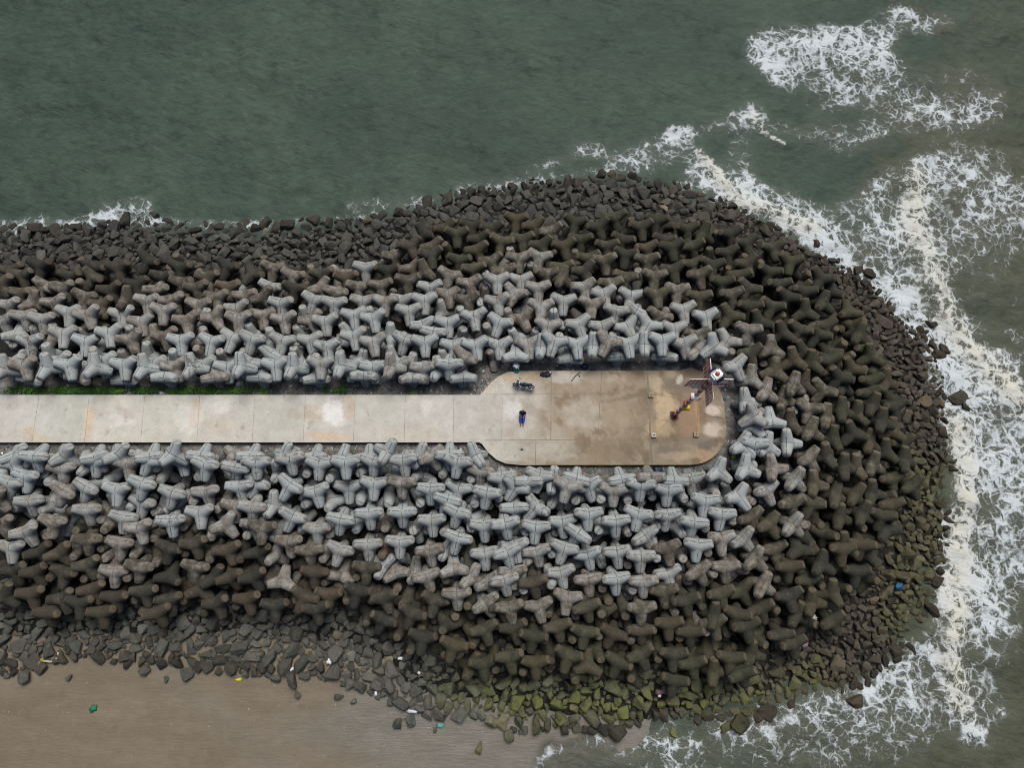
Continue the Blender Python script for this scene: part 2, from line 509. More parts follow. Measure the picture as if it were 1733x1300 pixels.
2527,95,-236,127,456,-280,835,110,59,2,0
2701,-10,-195,989,-149,-1,-20,117,22,22,1
1920,-109,-75,867,-98,-58,485,53,24,23,1
2295,-70,-144,987,-111,13,115,130,69,32,0
2412,-75,-258,-481,353,33,802,129,31,4,0
2612,-140,-313,933,85,-319,145,118,58,29,0
2831,-59,-307,741,418,-287,440,125,57,24,0
2485,-165,-165,768,-73,81,-631,100,67,38,1
2127,-193,-109,960,-237,-60,134,95,23,20,1
2316,-234,-159,766,-117,-176,607,122,64,10,1
1768,-154,-136,928,-230,-45,289,100,64,5,1
1588,-174,-64,975,-173,-13,137,85,59,27,1
1907,-285,-139,975,-116,-51,186,108,34,23,1
2035,-6,-184,877,140,-370,-274,105,34,0,0
2196,-328,-193,864,-68,-55,496,112,42,31,1
1709,-326,-82,974,-171,-38,-140,107,28,38,1
1537,-328,-100,779,-75,-91,616,104,62,38,1
2004,-264,-235,-146,562,-98,808,132,39,15,0
2250,719,-126,350,682,-24,642,87,0,0,0
2576,921,-184,688,371,-168,600,78,49,17,0
2234,1237,-97,898,-265,-262,-232,40,48,6,0
2470,1305,-151,598,442,-128,656,102,55,39,0
2069,322,-158,852,293,-395,181,87,45,20,0
1920,150,-173,803,-206,-73,-554,74,28,35,0
1757,21,-157,814,367,-281,353,49,20,34,0
-3877,874,70,947,-30,18,318,0,0,1,0
-3663,847,150,999,7,13,-30,0,0,12,1
-3480,867,104,931,38,-32,362,15,0,4,1
-3233,851,84,991,33,-24,127,7,0,25,1
-3055,872,116,940,-1,21,341,9,0,63,1
-2780,847,139,996,60,16,67,7,0,0,1
-2600,863,180,869,-39,-24,492,3,0,34,1
-2403,853,120,998,27,38,-45,5,0,42,0
-2200,883,-23,868,-2,-397,-299,45,0,0,0
-2025,856,91,1000,24,-16,-4,5,0,5,0
-3891,814,64,958,-202,-73,188,7,0,5,0
-3687,822,32,976,-212,15,51,15,0,28,0
-3498,765,65,990,-133,40,11,39,0,2,1
-3250,822,62,990,-131,11,-50,2,0,16,0
-2984,799,75,982,-185,-22,5,40,0,19,0
-2808,823,128,968,-167,94,-163,7,0,0,0
-2585,834,44,965,-245,-49,85,4,0,4,0
-2349,784,143,984,-133,-7,-122,9,0,7,1
-2144,773,75,996,11,17,-82,13,0,79,1
-1975,802,111,990,-136,25,1,7,0,76,1
-3757,702,69,979,-178,-28,-90,1,0,26,1
-3890,652,51,968,-220,33,-114,8,0,39,0
-3620,708,-59,865,166,-463,-98,27,0,2,0
-3343,802,-2,694,417,-555,189,15,0,0,0
-3192,704,-68,522,511,-365,577,8,0,1,0
-2750,741,-28,853,334,-401,-27,37,0,1,0
-2446,763,-48,396,474,-478,625,14,0,1,0
-3284,614,60,964,-136,-6,-228,22,0,0,1
-3441,581,96,955,-145,24,-256,43,0,21,1
-3040,598,75,968,-251,9,-24,10,0,3,1
-2837,640,104,981,-131,45,-138,4,0,31,1
-2633,577,32,981,-127,62,-132,22,0,31,1
-2380,594,14,997,-60,-19,53,35,0,43,1
-2120,632,12,995,-93,-29,31,3,0,26,1
-1998,659,-1,945,-202,55,-253,8,0,0,0
-3741,523,9,997,-26,60,46,30,0,26,1
-3271,453,23,998,-61,21,10,35,0,61,1
-2872,507,-10,972,-182,0,-148,26,0,10,1
-3637,493,-102,665,-117,-307,-671,25,0,31,0
-3203,424,-115,708,392,-447,381,46,0,0,0
-2759,486,-117,732,274,-603,162,17,0,89,0
-2506,565,-87,910,127,-338,-206,36,0,2,0
-2421,432,-15,966,-256,-19,40,14,0,4,1
-2156,480,-19,968,-246,-42,-13,51,0,1,0
-1992,469,59,997,-54,25,-50,34,0,12,1
-3948,533,103,943,-71,-19,325,60,0,0,0
-3875,504,-121,860,115,-482,-120,24,0,29,0
-2282,516,-121,537,-164,-103,-821,47,0,77,0
-2042,511,-122,606,-131,-166,-767,41,0,20,0
-3422,518,-91,67,379,-418,823,62,0,4,0
-2953,535,-81,771,313,-554,9,14,0,47,0
-3008,394,-19,985,-137,63,-82,22,0,1,1
-2632,367,4,992,-115,37,34,0,0,78,1
-3529,358,13,975,-206,14,-79,48,9,88,1
-3747,290,-13,981,-73,-51,174,34,2,38,1
-3914,343,17,975,-134,-79,158,63,13,75,0
-3880,331,-167,-163,507,-116,838,87,21,22,0
-3417,322,-168,833,253,-410,272,76,6,1,0
-2214,343,3,921,-156,-17,356,45,0,51,1
-2588,393,-151,627,-251,12,-737,55,0,59,0
-2867,317,2,979,-175,-54,92,42,0,21,1
-2005,355,-67,992,-112,2,62,40,0,7,0
-3135,362,-61,731,417,-494,219,67,0,30,0
-3646,289,-178,342,492,-277,751,49,10,14,0
-2928,313,-120,-232,254,-43,938,47,0,44,0
-2370,296,-163,-41,566,-205,798,42,17,58,0
-2073,308,-169,612,434,-456,479,43,9,19,0
-3276,229,-33,994,-74,85,7,69,10,20,1
-3016,196,-35,979,-190,-3,-78,51,6,15,1
-3875,174,-65,978,-210,9,7,29,6,4,1
-3686,148,-116,965,-53,16,254,105,22,24,0
-3484,135,-52,955,-69,-22,288,90,18,19,1
-2669,163,-110,974,-165,30,-152,98,17,26,1
-2451,200,-55,987,-128,-47,87,86,5,18,1
-2932,187,-142,556,-201,100,-800,53,7,27,0
-3409,168,-159,-51,507,-308,803,60,15,33,0
-3160,124,-191,-427,354,74,829,53,17,32,0
-3198,209,-187,-498,292,71,813,67,1,27,0
-2201,154,-82,978,-145,-20,148,90,3,3,1
-2370,142,-176,410,588,-400,571,76,12,17,0
-2130,150,-180,868,307,-378,-97,107,3,7,0
-1971,140,-122,981,-81,-72,159,115,18,15,0
-2781,93,-198,734,393,-428,352,74,16,17,0
-2826,289,-178,-250,506,-125,816,59,0,24,0
-3569,115,-218,237,381,-432,782,82,20,18,0
-2563,196,-186,732,-126,-71,-665,83,19,11,0
-3875,4,-150,983,-134,-41,116,106,11,2,1
-3690,-7,-126,979,-126,-50,152,113,7,12,1
-3460,-20,-112,970,-202,13,-137,98,11,36,1
-3278,45,-95,977,-123,-40,171,83,17,12,1
-3071,-10,-104,988,-148,42,-30,50,4,10,1
-2870,25,-81,988,-121,54,-80,64,22,25,1
-2677,-47,-179,978,191,-20,-75,119,2,12,1
-2450,19,-110,978,-186,27,-86,68,1,29,1
-2303,-48,-130,911,-75,-53,402,136,21,15,0
-2179,-44,-132,982,12,-41,186,115,13,31,1
-1994,-46,-111,979,-96,-50,175,126,5,26,1
-3562,-5,-189,523,-264,-65,-808,107,14,38,0
-3334,-33,-246,609,402,-405,551,93,18,36,0
-3166,22,-188,807,263,-454,-270,71,5,36,0
-3000,-8,-187,895,278,-350,10,67,9,11,0
-2092,-24,-260,-460,316,-28,829,85,19,4,0
-3243,-141,-148,980,-115,-18,163,101,7,35,1
-3714,-174,-150,984,-159,-6,76,111,13,16,1
-3494,-211,-198,957,-223,-94,161,96,11,3,1
-3076,-201,-185,992,-123,-16,6,110,7,36,1
-2836,-158,-143,993,-105,5,51,90,7,23,1
-2669,-225,-207,978,-189,-9,86,97,19,16,1
-2422,-139,-167,891,-214,-65,396,99,2,23,0
-2268,-243,-148,979,-138,-104,108,105,12,29,1
-2042,-215,-170,981,-167,-76,61,116,8,27,1
-3898,-183,-115,910,-142,-74,382,101,18,6,1
-3330,-244,-156,969,-248,3,-7,116,21,7,1
-2925,-174,-298,802,226,-551,-53,79,13,10,0
-3851,-171,-295,501,556,-461,477,124,3,36,0
-2554,-177,-303,832,68,-386,-394,128,22,12,0
-2148,-225,-297,722,365,-470,354,125,5,28,0
-3578,-315,-185,999,3,-19,-25,121,15,37,1
-3172,-316,-196,987,-149,22,51,102,21,2,1
-2739,-313,-181,977,-67,37,198,129,11,34,1
-2399,-260,-327,670,-150,-138,-714,138,1,20,0
-3673,-255,-322,709,445,-368,405,116,0,1,0
-1781,863,88,865,-42,19,499,0,0,7,0
-1541,855,60,997,40,-62,27,13,0,44,0
-1334,844,53,591,-209,-161,-762,2,0,4,0
-1118,857,65,997,40,10,70,10,0,3,0
-955,876,206,851,74,59,516,13,0,24,1
-730,865,62,819,24,54,571,5,0,65,0
-484,864,117,1000,10,13,20,7,0,1,0
-286,860,89,849,-111,44,-514,8,0,53,0
-1701,828,155,992,-110,7,61,18,0,78,1
-1493,797,94,981,-185,17,-48,14,0,0,1
-1270,795,182,983,-181,10,13,6,0,52,1
-1067,816,95,986,-104,-68,-114,11,0,67,0
-831,816,155,992,-110,-51,23,15,0,48,1
-627,859,99,951,-68,27,301,40,0,76,1
-417,805,148,983,-150,3,-102,8,0,68,1
-237,741,83,988,-69,-80,-114,39,0,0,0
-76,690,97,992,-113,-5,63,15,0,22,0
-1614,774,-52,99,508,-271,812,6,0,59,0
-1843,741,-23,722,393,-501,269,7,0,10,0
-1421,713,-27,401,472,-297,726,10,0,50,0
-1183,771,-40,479,435,-413,641,10,0,19,0
-917,716,-55,684,142,-624,351,10,0,58,0
-743,733,-58,85,397,-213,889,6,0,0,0
-538,792,-41,116,486,-432,750,18,0,23,0
-301,698,-50,-329,338,160,867,7,0,75,0
-1701,625,116,938,-185,57,-289,0,0,12,1
-1521,590,33,977,-169,-28,129,8,0,2,1
-1278,626,-6,977,-209,35,33,10,0,6,1
-1070,646,46,973,-230,7,-28,6,0,1,1
-844,650,94,992,-117,-8,-39,50,0,51,1
-629,609,52,996,-91,-11,-18,9,0,61,1
-419,616,-3,968,-218,48,-114,0,0,2,0
-194,572,105,991,-102,32,-78,11,0,39,1
-80,598,-43,2,373,-333,866,0,0,6,0
-1600,543,-82,759,-59,-306,-572,10,0,78,0
-1415,525,-72,801,62,-335,-491,16,0,1,0
-1194,561,-73,88,539,-249,800,6,0,8,0
-966,542,-57,118,521,-264,803,14,0,30,0
-716,547,-96,842,-13,-353,-408,2,0,38,0
-258,545,-44,766,239,-596,29,0,0,0,0
-503,527,36,988,-39,70,-129,0,0,42,0
-1846,494,21,769,-65,-49,634,24,0,39,1
-1704,403,-8,969,-129,120,-171,14,0,18,1
-1321,379,6,993,-65,33,-90,7,0,1,1
-1102,423,13,996,-84,5,38,13,0,16,1
-848,435,20,999,-36,25,15,5,0,59,1
-619,372,-18,989,-143,-29,15,17,0,0,1
-419,431,44,981,-95,-37,-165,9,0,2,1
-212,331,26,988,-136,-74,-16,8,0,33,1
-51,341,114,993,-59,-9,103,9,0,6,1
-1220,374,-148,-284,381,-215,853,5,0,10,0
-989,347,-124,601,-290,-172,-724,61,0,8,0
-765,321,-128,477,428,-354,681,8,0,82,0
-489,316,-130,-367,195,141,899,35,0,37,0
-310,373,-61,468,483,-499,547,3,0,3,0
-78,319,-83,816,-50,-527,-233,39,0,2,0
-1841,325,-139,-347,-447,640,-520,26,0,50,0
-1668,386,-154,477,624,-496,370,28,0,4,0
-1919,314,11,969,-243,32,-43,66,0,10,1
-1513,312,-51,992,-127,-8,-21,36,0,1,1
-1719,215,-55,988,-143,-65,-7,55,0,86,1
-1568,150,-75,997,-68,32,25,60,22,1,1
-1334,150,-68,967,-201,62,-142,30,0,46,1
-1114,189,-55,993,-114,23,28,32,0,1,1
-867,210,-46,987,-159,17,-6,21,0,38,1
-633,145,-66,993,-100,-9,64,48,0,10,1
-415,235,37,982,-131,38,-130,1,0,81,1
-212,121,-26,983,-158,42,78,19,0,59,1
-996,166,-150,745,-53,-258,-612,81,0,17,0
-514,158,-129,526,-130,-64,-838,15,0,39,0
-43,131,35,974,-101,53,197,8,0,20,1
-321,134,-89,739,-15,-77,669,80,0,20,0
-1407,317,-172,807,48,-424,-408,39,0,4,0
-1870,123,-173,257,439,-446,736,45,16,11,0
-1793,-80,-182,954,288,12,-78,46,1,2,1
-1530,-18,-132,991,-128,11,-42,106,10,37,1
-1336,-31,-198,950,271,-14,-152,52,21,27,1
-1127,15,-114,982,-184,35,-34,81,16,4,1
-910,-8,-187,951,268,47,145,44,21,68,1
-658,-46,-119,982,-128,-27,140,47,1,29,1
-444,17,-45,967,243,23,71,40,0,2,1
-479,-66,-210,-323,294,213,874,65,66,2,0
-314,-49,-74,883,-113,-19,454,39,0,4,0
-183,-90,-85,948,-128,-2,293,31,64,6,0
-58,-73,-24,988,-104,-12,117,31,0,0,1
-1435,-42,-266,354,360,-498,706,77,13,7,0
-1218,0,-247,835,289,-466,48,85,19,32,0
-1015,42,-155,-427,170,-216,862,16,1,74,0
-766,-9,-225,639,-45,-122,-758,35,21,61,0
-1891,-26,-264,656,-66,-215,-721,70,16,15,0
-1469,143,-188,799,333,-495,74,50,8,25,0
-1603,-203,-145,945,-247,89,-194,100,15,28,1
-1422,-189,-177,966,-255,3,-36,96,13,6,1
-1191,-159,-111,966,-224,71,-109,110,2,5,1
-977,-206,-142,978,-162,-51,124,86,13,4,1
-592,-231,-139,953,-271,17,-135,87,33,28,1
-421,-175,-78,989,-143,-4,33,40,48,31,1
-1834,-269,-187,971,-237,-9,3,100,2,24,1
-1699,-190,-295,-91,524,-127,837,117,2,34,0
-1296,-166,-253,568,526,-449,446,78,9,5,0
-1097,-165,-271,-165,453,-239,843,74,1,28,0
-1504,-284,-154,988,-139,0,71,97,18,38,1
-201,-243,-75,953,-64,19,294,38,67,10,1
-73,-266,-104,979,-145,22,140,102,61,10,0
-762,-321,-121,961,-199,35,-191,97,2,13,1
-449,-327,-249,368,486,-232,758,78,59,35,0
-997,-367,-201,974,-88,100,-181,99,0,17,1
-1126,-338,-326,829,58,-373,-413,106,15,29,0
-829,-228,-244,286,403,-309,813,80,19,11,0
-336,-250,-184,875,-24,-456,-161,92,33,6,0
24,622,116,955,-155,101,-233,16,0,8,1
208,696,127,975,-189,30,-114,14,0,43,0
129,661,139,997,47,-64,5,14,0,0,0
312,671,96,764,22,-12,645,3,0,62,0
489,674,118,991,-6,17,-134,1,0,26,0
419,614,176,969,-208,24,-129,37,0,69,1
585,628,72,973,-138,8,188,2,0,11,0
784,594,87,983,-176,-29,-48,36,0,1,1
980,628,158,993,-102,-30,-44,4,0,40,1
844,673,94,997,5,-12,80,5,0,54,0
1053,679,166,998,-44,30,17,40,0,82,1
1243,666,101,998,59,-2,-14,0,0,61,0
1190,593,112,989,-141,27,-21,7,0,18,1
1402,690,21,991,-120,5,60,19,0,83,0
20,464,59,999,-11,-51,16,4,0,47,1
184,468,64,912,-197,46,-357,5,0,79,1
332,543,-53,-480,163,75,859,8,0,9,0
489,555,-14,725,349,-472,360,14,0,44,0
701,554,-25,815,-21,-475,-331,7,0,6,0
904,560,-49,-166,401,-104,895,0,0,2,0
1083,621,-27,853,240,-387,-255,4,0,29,0
1307,579,-31,897,242,-370,-6,10,0,24,0
1473,511,96,979,-195,9,-49,5,0,2,1
181,316,52,982,-181,-11,-56,2,0,72,1
389,360,15,985,-163,-33,45,0,0,5,1
578,412,87,984,-165,55,35,6,0,19,1
790,363,65,996,-86,-2,33,9,0,12,1
964,408,83,964,-211,-59,-148,0,0,1,1
1181,410,49,989,-78,109,59,4,0,83,1
1382,353,69,997,-46,26,-61,11,0,39,1
92,337,-76,47,534,-275,798,8,0,0,0
690,320,-70,714,239,-537,380,4,0,39,0
880,342,-67,-384,391,-138,825,33,0,88,0
506,270,35,955,-1,-40,-295,11,0,18,1
1014,254,32,959,-55,-31,275,21,0,78,1
1119,382,-82,385,481,-408,674,8,0,44,0
1289,332,-57,449,564,-437,538,19,0,0,0
1501,373,-94,849,183,-422,-259,8,0,87,0
26,176,-5,972,-212,-62,76,5,0,1,0
188,142,-30,990,-83,-42,103,38,0,16,1
396,161,-13,975,-164,47,-140,19,0,11,1
586,120,-79,985,-129,-48,108,0,0,33,1
807,133,-25,986,-149,-44,53,13,0,75,1
975,101,31,994,-107,-4,3,25,0,1,1
1186,156,-5,958,-258,7,128,65,0,17,1
1414,183,22,985,-169,23,-38,11,0,1,1
147,104,-127,536,318,-555,551,36,0,14,0
328,169,-134,739,-24,-345,-578,21,0,2,0
909,88,-142,803,247,-542,34,57,0,59,0
1323,106,-148,-391,368,131,833,33,0,0,0
1500,167,-114,876,28,-387,-286,59,0,12,0
1106,125,-84,125,455,-241,848,11,0,52,0
6,-19,-46,978,-202,-27,47,50,0,32,0
164,-88,-29,987,-120,-34,100,89,0,23,1
375,-19,-60,979,-177,-43,95,28,0,39,1
584,-76,-77,983,-167,11,72,50,0,78,1
788,-65,-46,988,-110,65,86,14,0,0,1
995,-84,-20,993,-116,-9,26,41,0,50,1
1198,-26,-96,968,-207,-37,134,20,0,31,1
1418,-7,-25,952,-109,-42,285,53,58,2,1
-98,-108,-200,282,472,-175,817,49,49,17,0
309,-66,-128,-25,411,-211,887,33,0,52,0
89,-120,-152,827,226,-468,214,25,0,23,0
708,-78,-187,834,145,-432,-312,63,0,1,0
912,-114,-142,891,58,-407,-194,35,31,2,0
1520,-7,-139,-411,473,76,775,56,26,42,0
1386,-71,-188,788,-17,-599,-144,65,38,1,0
-17,-272,-63,983,-156,-50,82,56,61,5,1
204,-266,-96,962,-251,-37,104,47,67,15,1
422,-208,-69,945,-316,31,-75,48,23,49,1
562,-268,-55,983,-82,15,162,83,56,8,1
743,-197,-200,871,77,-456,-166,87,67,3,0
977,-278,-56,989,-142,22,38,54,51,3,1
1157,-157,-63,981,-186,-25,49,71,39,2,1
1320,-219,-58,987,-106,-36,113,93,54,11,1
272,-271,-230,883,203,-405,-120,86,34,24,0
502,-279,-219,530,-195,-41,-824,67,57,38,0
688,-308,-134,-168,392,53,903,89,70,10,0
873,-285,-179,-39,420,-248,872,82,27,3,0
1251,-256,-201,34,452,-303,839,57,65,26,0
1458,-216,-221,258,523,-361,727,85,51,33,0
19,-427,-134,963,-229,-87,111,106,55,2,1
159,-486,-104,987,-140,23,-74,113,43,1,1
347,-413,-132,984,-115,8,136,84,35,28,1
550,-459,-134,977,-201,8,-76,87,63,2,1
768,-466,-165,970,-132,25,-202,103,22,38,1
988,-440,-144,997,-50,-51,7,86,38,11,1
1188,-393,-107,983,-183,9,30,99,51,38,1
1358,-451,-136,996,-73,-54,5,100,44,32,1
1532,-394,-120,957,-253,-56,129,79,37,37,0
1764,-411,-72,967,-211,-30,140,118,52,38,1
98,-530,-289,724,325,-472,383,107,62,13,0
476,-466,-232,583,-190,-178,-770,109,51,20,0
653,-461,-271,908,28,-391,-148,67,40,3,0
922,-466,-242,722,-61,-286,-627,95,36,38,0
1282,-456,-256,-190,421,-110,880,100,62,14,0
1456,-426,-225,841,300,-371,257,55,39,13,0
1645,-414,-266,-452,341,-51,823,138,44,3,0
-17,-635,-143,980,-174,-57,80,89,85,38,1
180,-677,-176,978,-206,-37,4,117,81,33,1
423,-626,-118,945,-286,9,-156,107,78,30,1
574,-701,-208,947,317,-11,-49,125,72,8,1
653,-604,-261,373,557,-350,654,100,83,27,0
811,-681,-207,957,-163,-55,-235,121,64,30,1
977,-623,-174,957,-182,-45,220,94,67,12,1
1134,-607,-280,662,-117,-249,-697,133,67,16,0
1225,-622,-174,973,-230,34,8,98,50,7,1
1371,-686,-193,985,-136,-33,97,103,70,19,1
1651,-644,-143,977,-208,-23,-44,106,69,5,1
1831,-614,-214,804,-112,-129,569,131,71,18,1
102,-722,-330,838,118,-530,-60,119,66,26,0
300,-621,-306,727,-152,-238,-626,91,46,29,0
487,-757,-262,821,237,-516,59,106,89,2,0
920,-783,-324,-495,319,237,773,140,60,25,0
1516,-609,-308,678,-179,-84,-708,89,85,12,0
1749,-693,-338,737,-348,-178,-551,127,90,6,0
1236,-813,-239,983,-158,2,-97,139,51,7,1
430,-639,-286,823,-104,-264,-491,106,61,8,0
209,-489,-224,443,559,-226,664,131,50,40,0
-874,-464,-304,636,-211,-245,-701,105,5,8,0
-708,-401,-291,241,513,-251,785,94,35,36,0
-679,-500,-145,959,-271,13,-83,110,17,13,1
-509,-408,-190,675,309,-502,444,108,30,29,1
-444,-554,-129,961,-236,49,-133,121,73,21,1
-518,-585,-289,269,486,-298,776,118,81,29,0
-742,-540,-252,-167,274,-195,927,132,45,34,0
-211,-437,-145,963,-182,18,198,85,62,25,1
-284,-495,-239,-267,318,-119,902,104,67,34,0
-220,-692,-210,969,-238,-1,69,108,65,32,1
-314,-718,-276,747,287,-592,-95,120,43,39,0
-149,-685,-328,212,578,-309,725,110,73,27,0
2063,-483,-217,992,-105,38,61,96,39,12,1
1888,-515,-265,949,2,-203,-242,103,70,22,0
2479,-379,-207,956,-128,-52,259,127,58,14,1
2323,-402,-318,787,-318,-258,-461,116,32,15,0
2154,-543,-211,979,-126,16,161,129,56,37,1
1727,-749,-139,983,-13,-59,172,140,67,15,1
1529,-737,-185,746,-69,-126,651,129,88,1,1
-494,-581,-388,612,139,-315,-711,117,54,29,2
-192,-581,-384,630,176,-417,632,115,63,1,2
2,-535,-373,20,422,175,889,119,36,36,2
312,-637,-389,31,289,600,746,106,72,28,2
551,-696,-402,458,534,61,708,93,71,19,2
777,-651,-379,583,-11,-33,-812,110,68,8,2
1065,-521,-351,588,381,-433,567,91,33,12,2
1330,-572,-371,-68,338,57,937,118,74,37,2
1665,-596,-356,211,-232,336,888,129,65,27,2
1907,-561,-401,339,-140,-615,698,134,59,30,2
-864,-368,-389,517,-196,-548,628,54,1,40,2
-646,-352,-362,546,272,492,-622,115,33,26,2
-345,-326,-328,614,-161,366,-681,124,57,22,2
-77,-395,-278,519,-20,-483,-705,61,69,18,2
152,-367,-332,-74,550,76,828,91,54,24,2
450,-348,-326,-180,167,413,877,69,39,4,2
710,-299,-315,576,-376,262,677,65,33,6,2
907,-324,-315,-211,168,-566,779,55,56,34,2
1277,-356,-324,-115,-503,69,854,106,48,13,2
1471,-351,-331,682,109,212,-691,61,37,24,2
1767,-340,-344,-231,-170,592,753,114,34,31,2
2016,-319,-359,-90,-228,-56,968,105,21,18,2
2345,-275,-381,-47,-209,-671,710,109,46,34,2
-4622,-144,-373,-439,-540,46,717,102,16,8,2
-4356,-138,-371,688,101,-486,-530,107,18,4,2
-4087,-130,-368,371,522,-127,758,96,10,23,2
-3847,-75,-355,-393,464,245,755,79,12,12,2
-3555,-120,-366,-21,-483,43,874,87,22,5,2
-3293,-64,-348,-188,-382,-561,710,97,15,38,2
-3060,-78,-352,327,-463,491,661,95,13,12,2
-2740,-116,-365,-79,186,-588,783,111,16,27,2
-2514,-61,-353,687,-40,-375,-621,102,19,26,2
-2269,-122,-370,539,310,-141,771,87,7,3,2
-2012,-149,-378,431,524,-59,732,94,12,38,2
-1728,-102,-364,-196,-48,-368,908,95,1,23,2
-1497,-187,-380,-314,-375,377,786,99,4,17,2
-1229,-153,-364,100,-232,-308,917,101,14,38,2
-926,-114,-339,-489,-326,-412,696,76,8,11,2
-715,-175,-337,112,-50,-647,752,94,49,37,2
-454,-70,-288,451,125,368,804,108,58,2,2
-252,-48,-261,263,630,-427,593,61,0,13,2
96,-172,-288,-438,363,115,814,84,34,0,2
327,-105,-274,113,15,-677,727,61,0,37,2
582,-117,-276,-183,552,190,791,52,0,32,2
863,-144,-278,-4,574,-246,781,35,58,48,2
1116,-115,-267,-424,525,-203,710,64,43,6,2
1298,-142,-228,659,61,54,748,56,66,23,2
1633,-139,-289,-19,-447,-480,755,73,31,29,2
1933,-105,-307,-376,-515,466,614,120,51,11,2
2125,-128,-331,-174,130,-10,976,118,31,21,2
2366,-154,-364,-287,-448,592,605,121,41,35,2
2719,-122,-404,-282,369,-79,882,137,30,17,2
-4478,96,-308,549,-333,271,717,76,22,36,2
-4234,106,-305,-148,138,662,722,108,13,35,2
-3981,55,-318,550,185,561,590,93,6,4,2
-3735,84,-313,-149,-27,-584,798,81,17,15,2
-3422,150,-293,-37,-197,-631,749,96,5,10,2
-3216,143,-294,235,647,-447,-570,98,21,0,2
-2951,112,-303,616,-119,305,717,88,14,5,2
-2711,74,-315,56,400,-362,840,116,1,5,2
-2443,121,-305,-162,158,88,970,83,17,21,2
-2203,105,-311,181,7,-115,977,80,18,4,2
-1959,122,-305,239,573,-513,593,84,6,35,2
-1638,68,-310,88,-20,-367,926,70,10,1,2
-1444,61,-319,-460,343,305,760,57,1,32,2
-1084,103,-297,625,194,-274,-705,54,0,15,2
-857,98,-283,185,392,-123,893,20,0,81,2
-634,130,-268,-295,266,299,868,34,0,57,2
-325,108,-241,237,-619,-82,744,6,0,50,2
-98,92,-235,231,654,416,587,32,0,9,2
227,22,-242,54,258,-661,703,62,0,32,2
475,57,-237,233,117,660,705,28,0,71,2
682,125,-224,268,648,-467,538,2,0,29,2
1047,203,-203,-372,39,-86,923,2,0,7,2
1243,59,-236,533,280,-438,668,26,0,2,2
1450,145,-223,-200,285,-51,936,70,0,15,2
1751,161,-234,-200,295,265,896,62,60,64,2
2023,41,-282,147,391,351,838,120,44,26,2
2319,66,-268,-88,599,-465,646,107,59,37,2
2579,124,-341,299,-60,462,833,119,58,17,2
2782,85,-377,492,-253,-524,647,123,64,24,2
-4597,313,-250,414,-435,-159,783,71,14,23,2
-4378,302,-253,489,7,-72,869,66,13,23,2
-4088,326,-246,-400,401,6,824,59,6,13,2
-3845,281,-260,-67,595,-81,797,68,8,36,2
-3541,379,-165,-84,50,401,911,25,0,34,2
-3329,395,-229,632,-232,225,-704,48,0,0,2
-3087,390,-230,40,4,-370,928,64,0,0,2
-2774,390,-232,-359,393,34,846,62,0,49,2
-2605,294,-217,385,-512,-165,750,59,14,0,2
-2267,382,-170,142,-15,573,807,33,0,28,2
-2022,324,-252,69,688,468,551,56,0,54,2
-1712,256,-269,-474,-65,-184,859,63,0,1,2
-1527,296,-258,254,564,-9,785,26,0,69,2
-1315,278,-260,642,-167,-411,-625,80,0,2,2
-1031,363,-232,567,276,-34,-775,11,0,7,2
-706,317,-231,510,242,427,-706,7,0,74,2
-445,313,-217,-58,-109,-363,924,15,0,9,2
-211,303,-161,-196,-530,-440,697,40,0,0,2
87,296,-188,382,-318,-92,863,3,0,5,2
360,327,-180,575,-192,-192,-772,14,0,0,2
538,323,-178,-22,256,-291,922,8,0,86,2
810,305,-184,67,-432,-246,865,19,0,19,2
1081,386,-165,-314,180,-261,895,0,0,67,2
1339,379,-170,-116,582,-479,647,2,0,3,2
1650,321,-192,667,37,-98,738,15,0,0,2
1800,292,-209,610,-43,209,763,61,0,79,2
2179,392,-239,347,234,-131,899,74,67,12,2
2393,331,-280,230,-390,-201,869,73,40,17,2
2654,345,-322,-100,-372,599,702,126,22,24,2
2952,273,-386,-132,96,655,738,134,49,25,2
-4503,549,-187,-235,219,-287,903,38,0,12,2
-4249,514,-196,648,-95,268,-707,55,0,13,2
-4032,591,-178,346,-614,229,672,35,0,26,2
-3684,539,-192,245,271,-186,912,12,0,67,2
-3441,586,-179,63,98,-42,992,25,0,3,2
-3168,519,-170,268,261,218,901,17,0,8,2
-2990,589,-178,-87,-484,119,863,12,0,43,2
-2652,526,-101,324,-98,559,756,6,0,19,2
-2466,590,-180,-311,-240,609,690,13,0,55,2
-2203,580,-184,-200,400,-282,849,15,0,49,2
-1868,538,-192,-389,374,-423,728,12,0,88,2
-1620,627,-171,202,497,293,791,17,0,63,2
-1358,552,-190,19,-133,602,787,16,0,46,2
-1163,583,-180,309,-572,-380,658,2,0,13,2
-850,517,-191,-288,-418,445,738,5,0,1,2
-553,552,-175,-268,245,-101,926,3,0,4,2
-296,478,-169,428,253,-367,786,4,0,4,2
-63,518,-140,436,-533,104,717,43,0,36,2
164,512,-140,-446,343,342,753,10,0,2,2
475,540,-134,26,234,213,948,20,0,16,2
779,531,-135,389,-427,73,813,8,0,21,2
1026,543,-132,287,404,-286,820,13,0,49,2
1236,548,-132,-359,-318,-559,676,4,0,19,2
1485,562,-132,325,215,422,819,9,0,11,2
1715,595,-143,-108,391,427,808,15,0,77,2
2008,550,-185,-99,328,44,938,2,0,45,2
2317,568,-233,-297,20,308,903,83,49,7,2
2535,607,-272,-374,560,24,739,93,43,35,2
2749,598,-318,399,-352,320,784,119,69,30,2
2973,538,-369,22,-469,-154,870,125,57,11,2
-4634,795,-121,-36,24,-584,811,8,0,80,2
-4346,745,-134,295,-367,46,881,8,0,26,2
-4132,792,-122,-358,-199,505,760,12,0,33,2
-3847,733,-132,-162,-141,-574,790,6,0,26,2
-3507,722,-143,-417,-521,-140,732,50,0,7,2
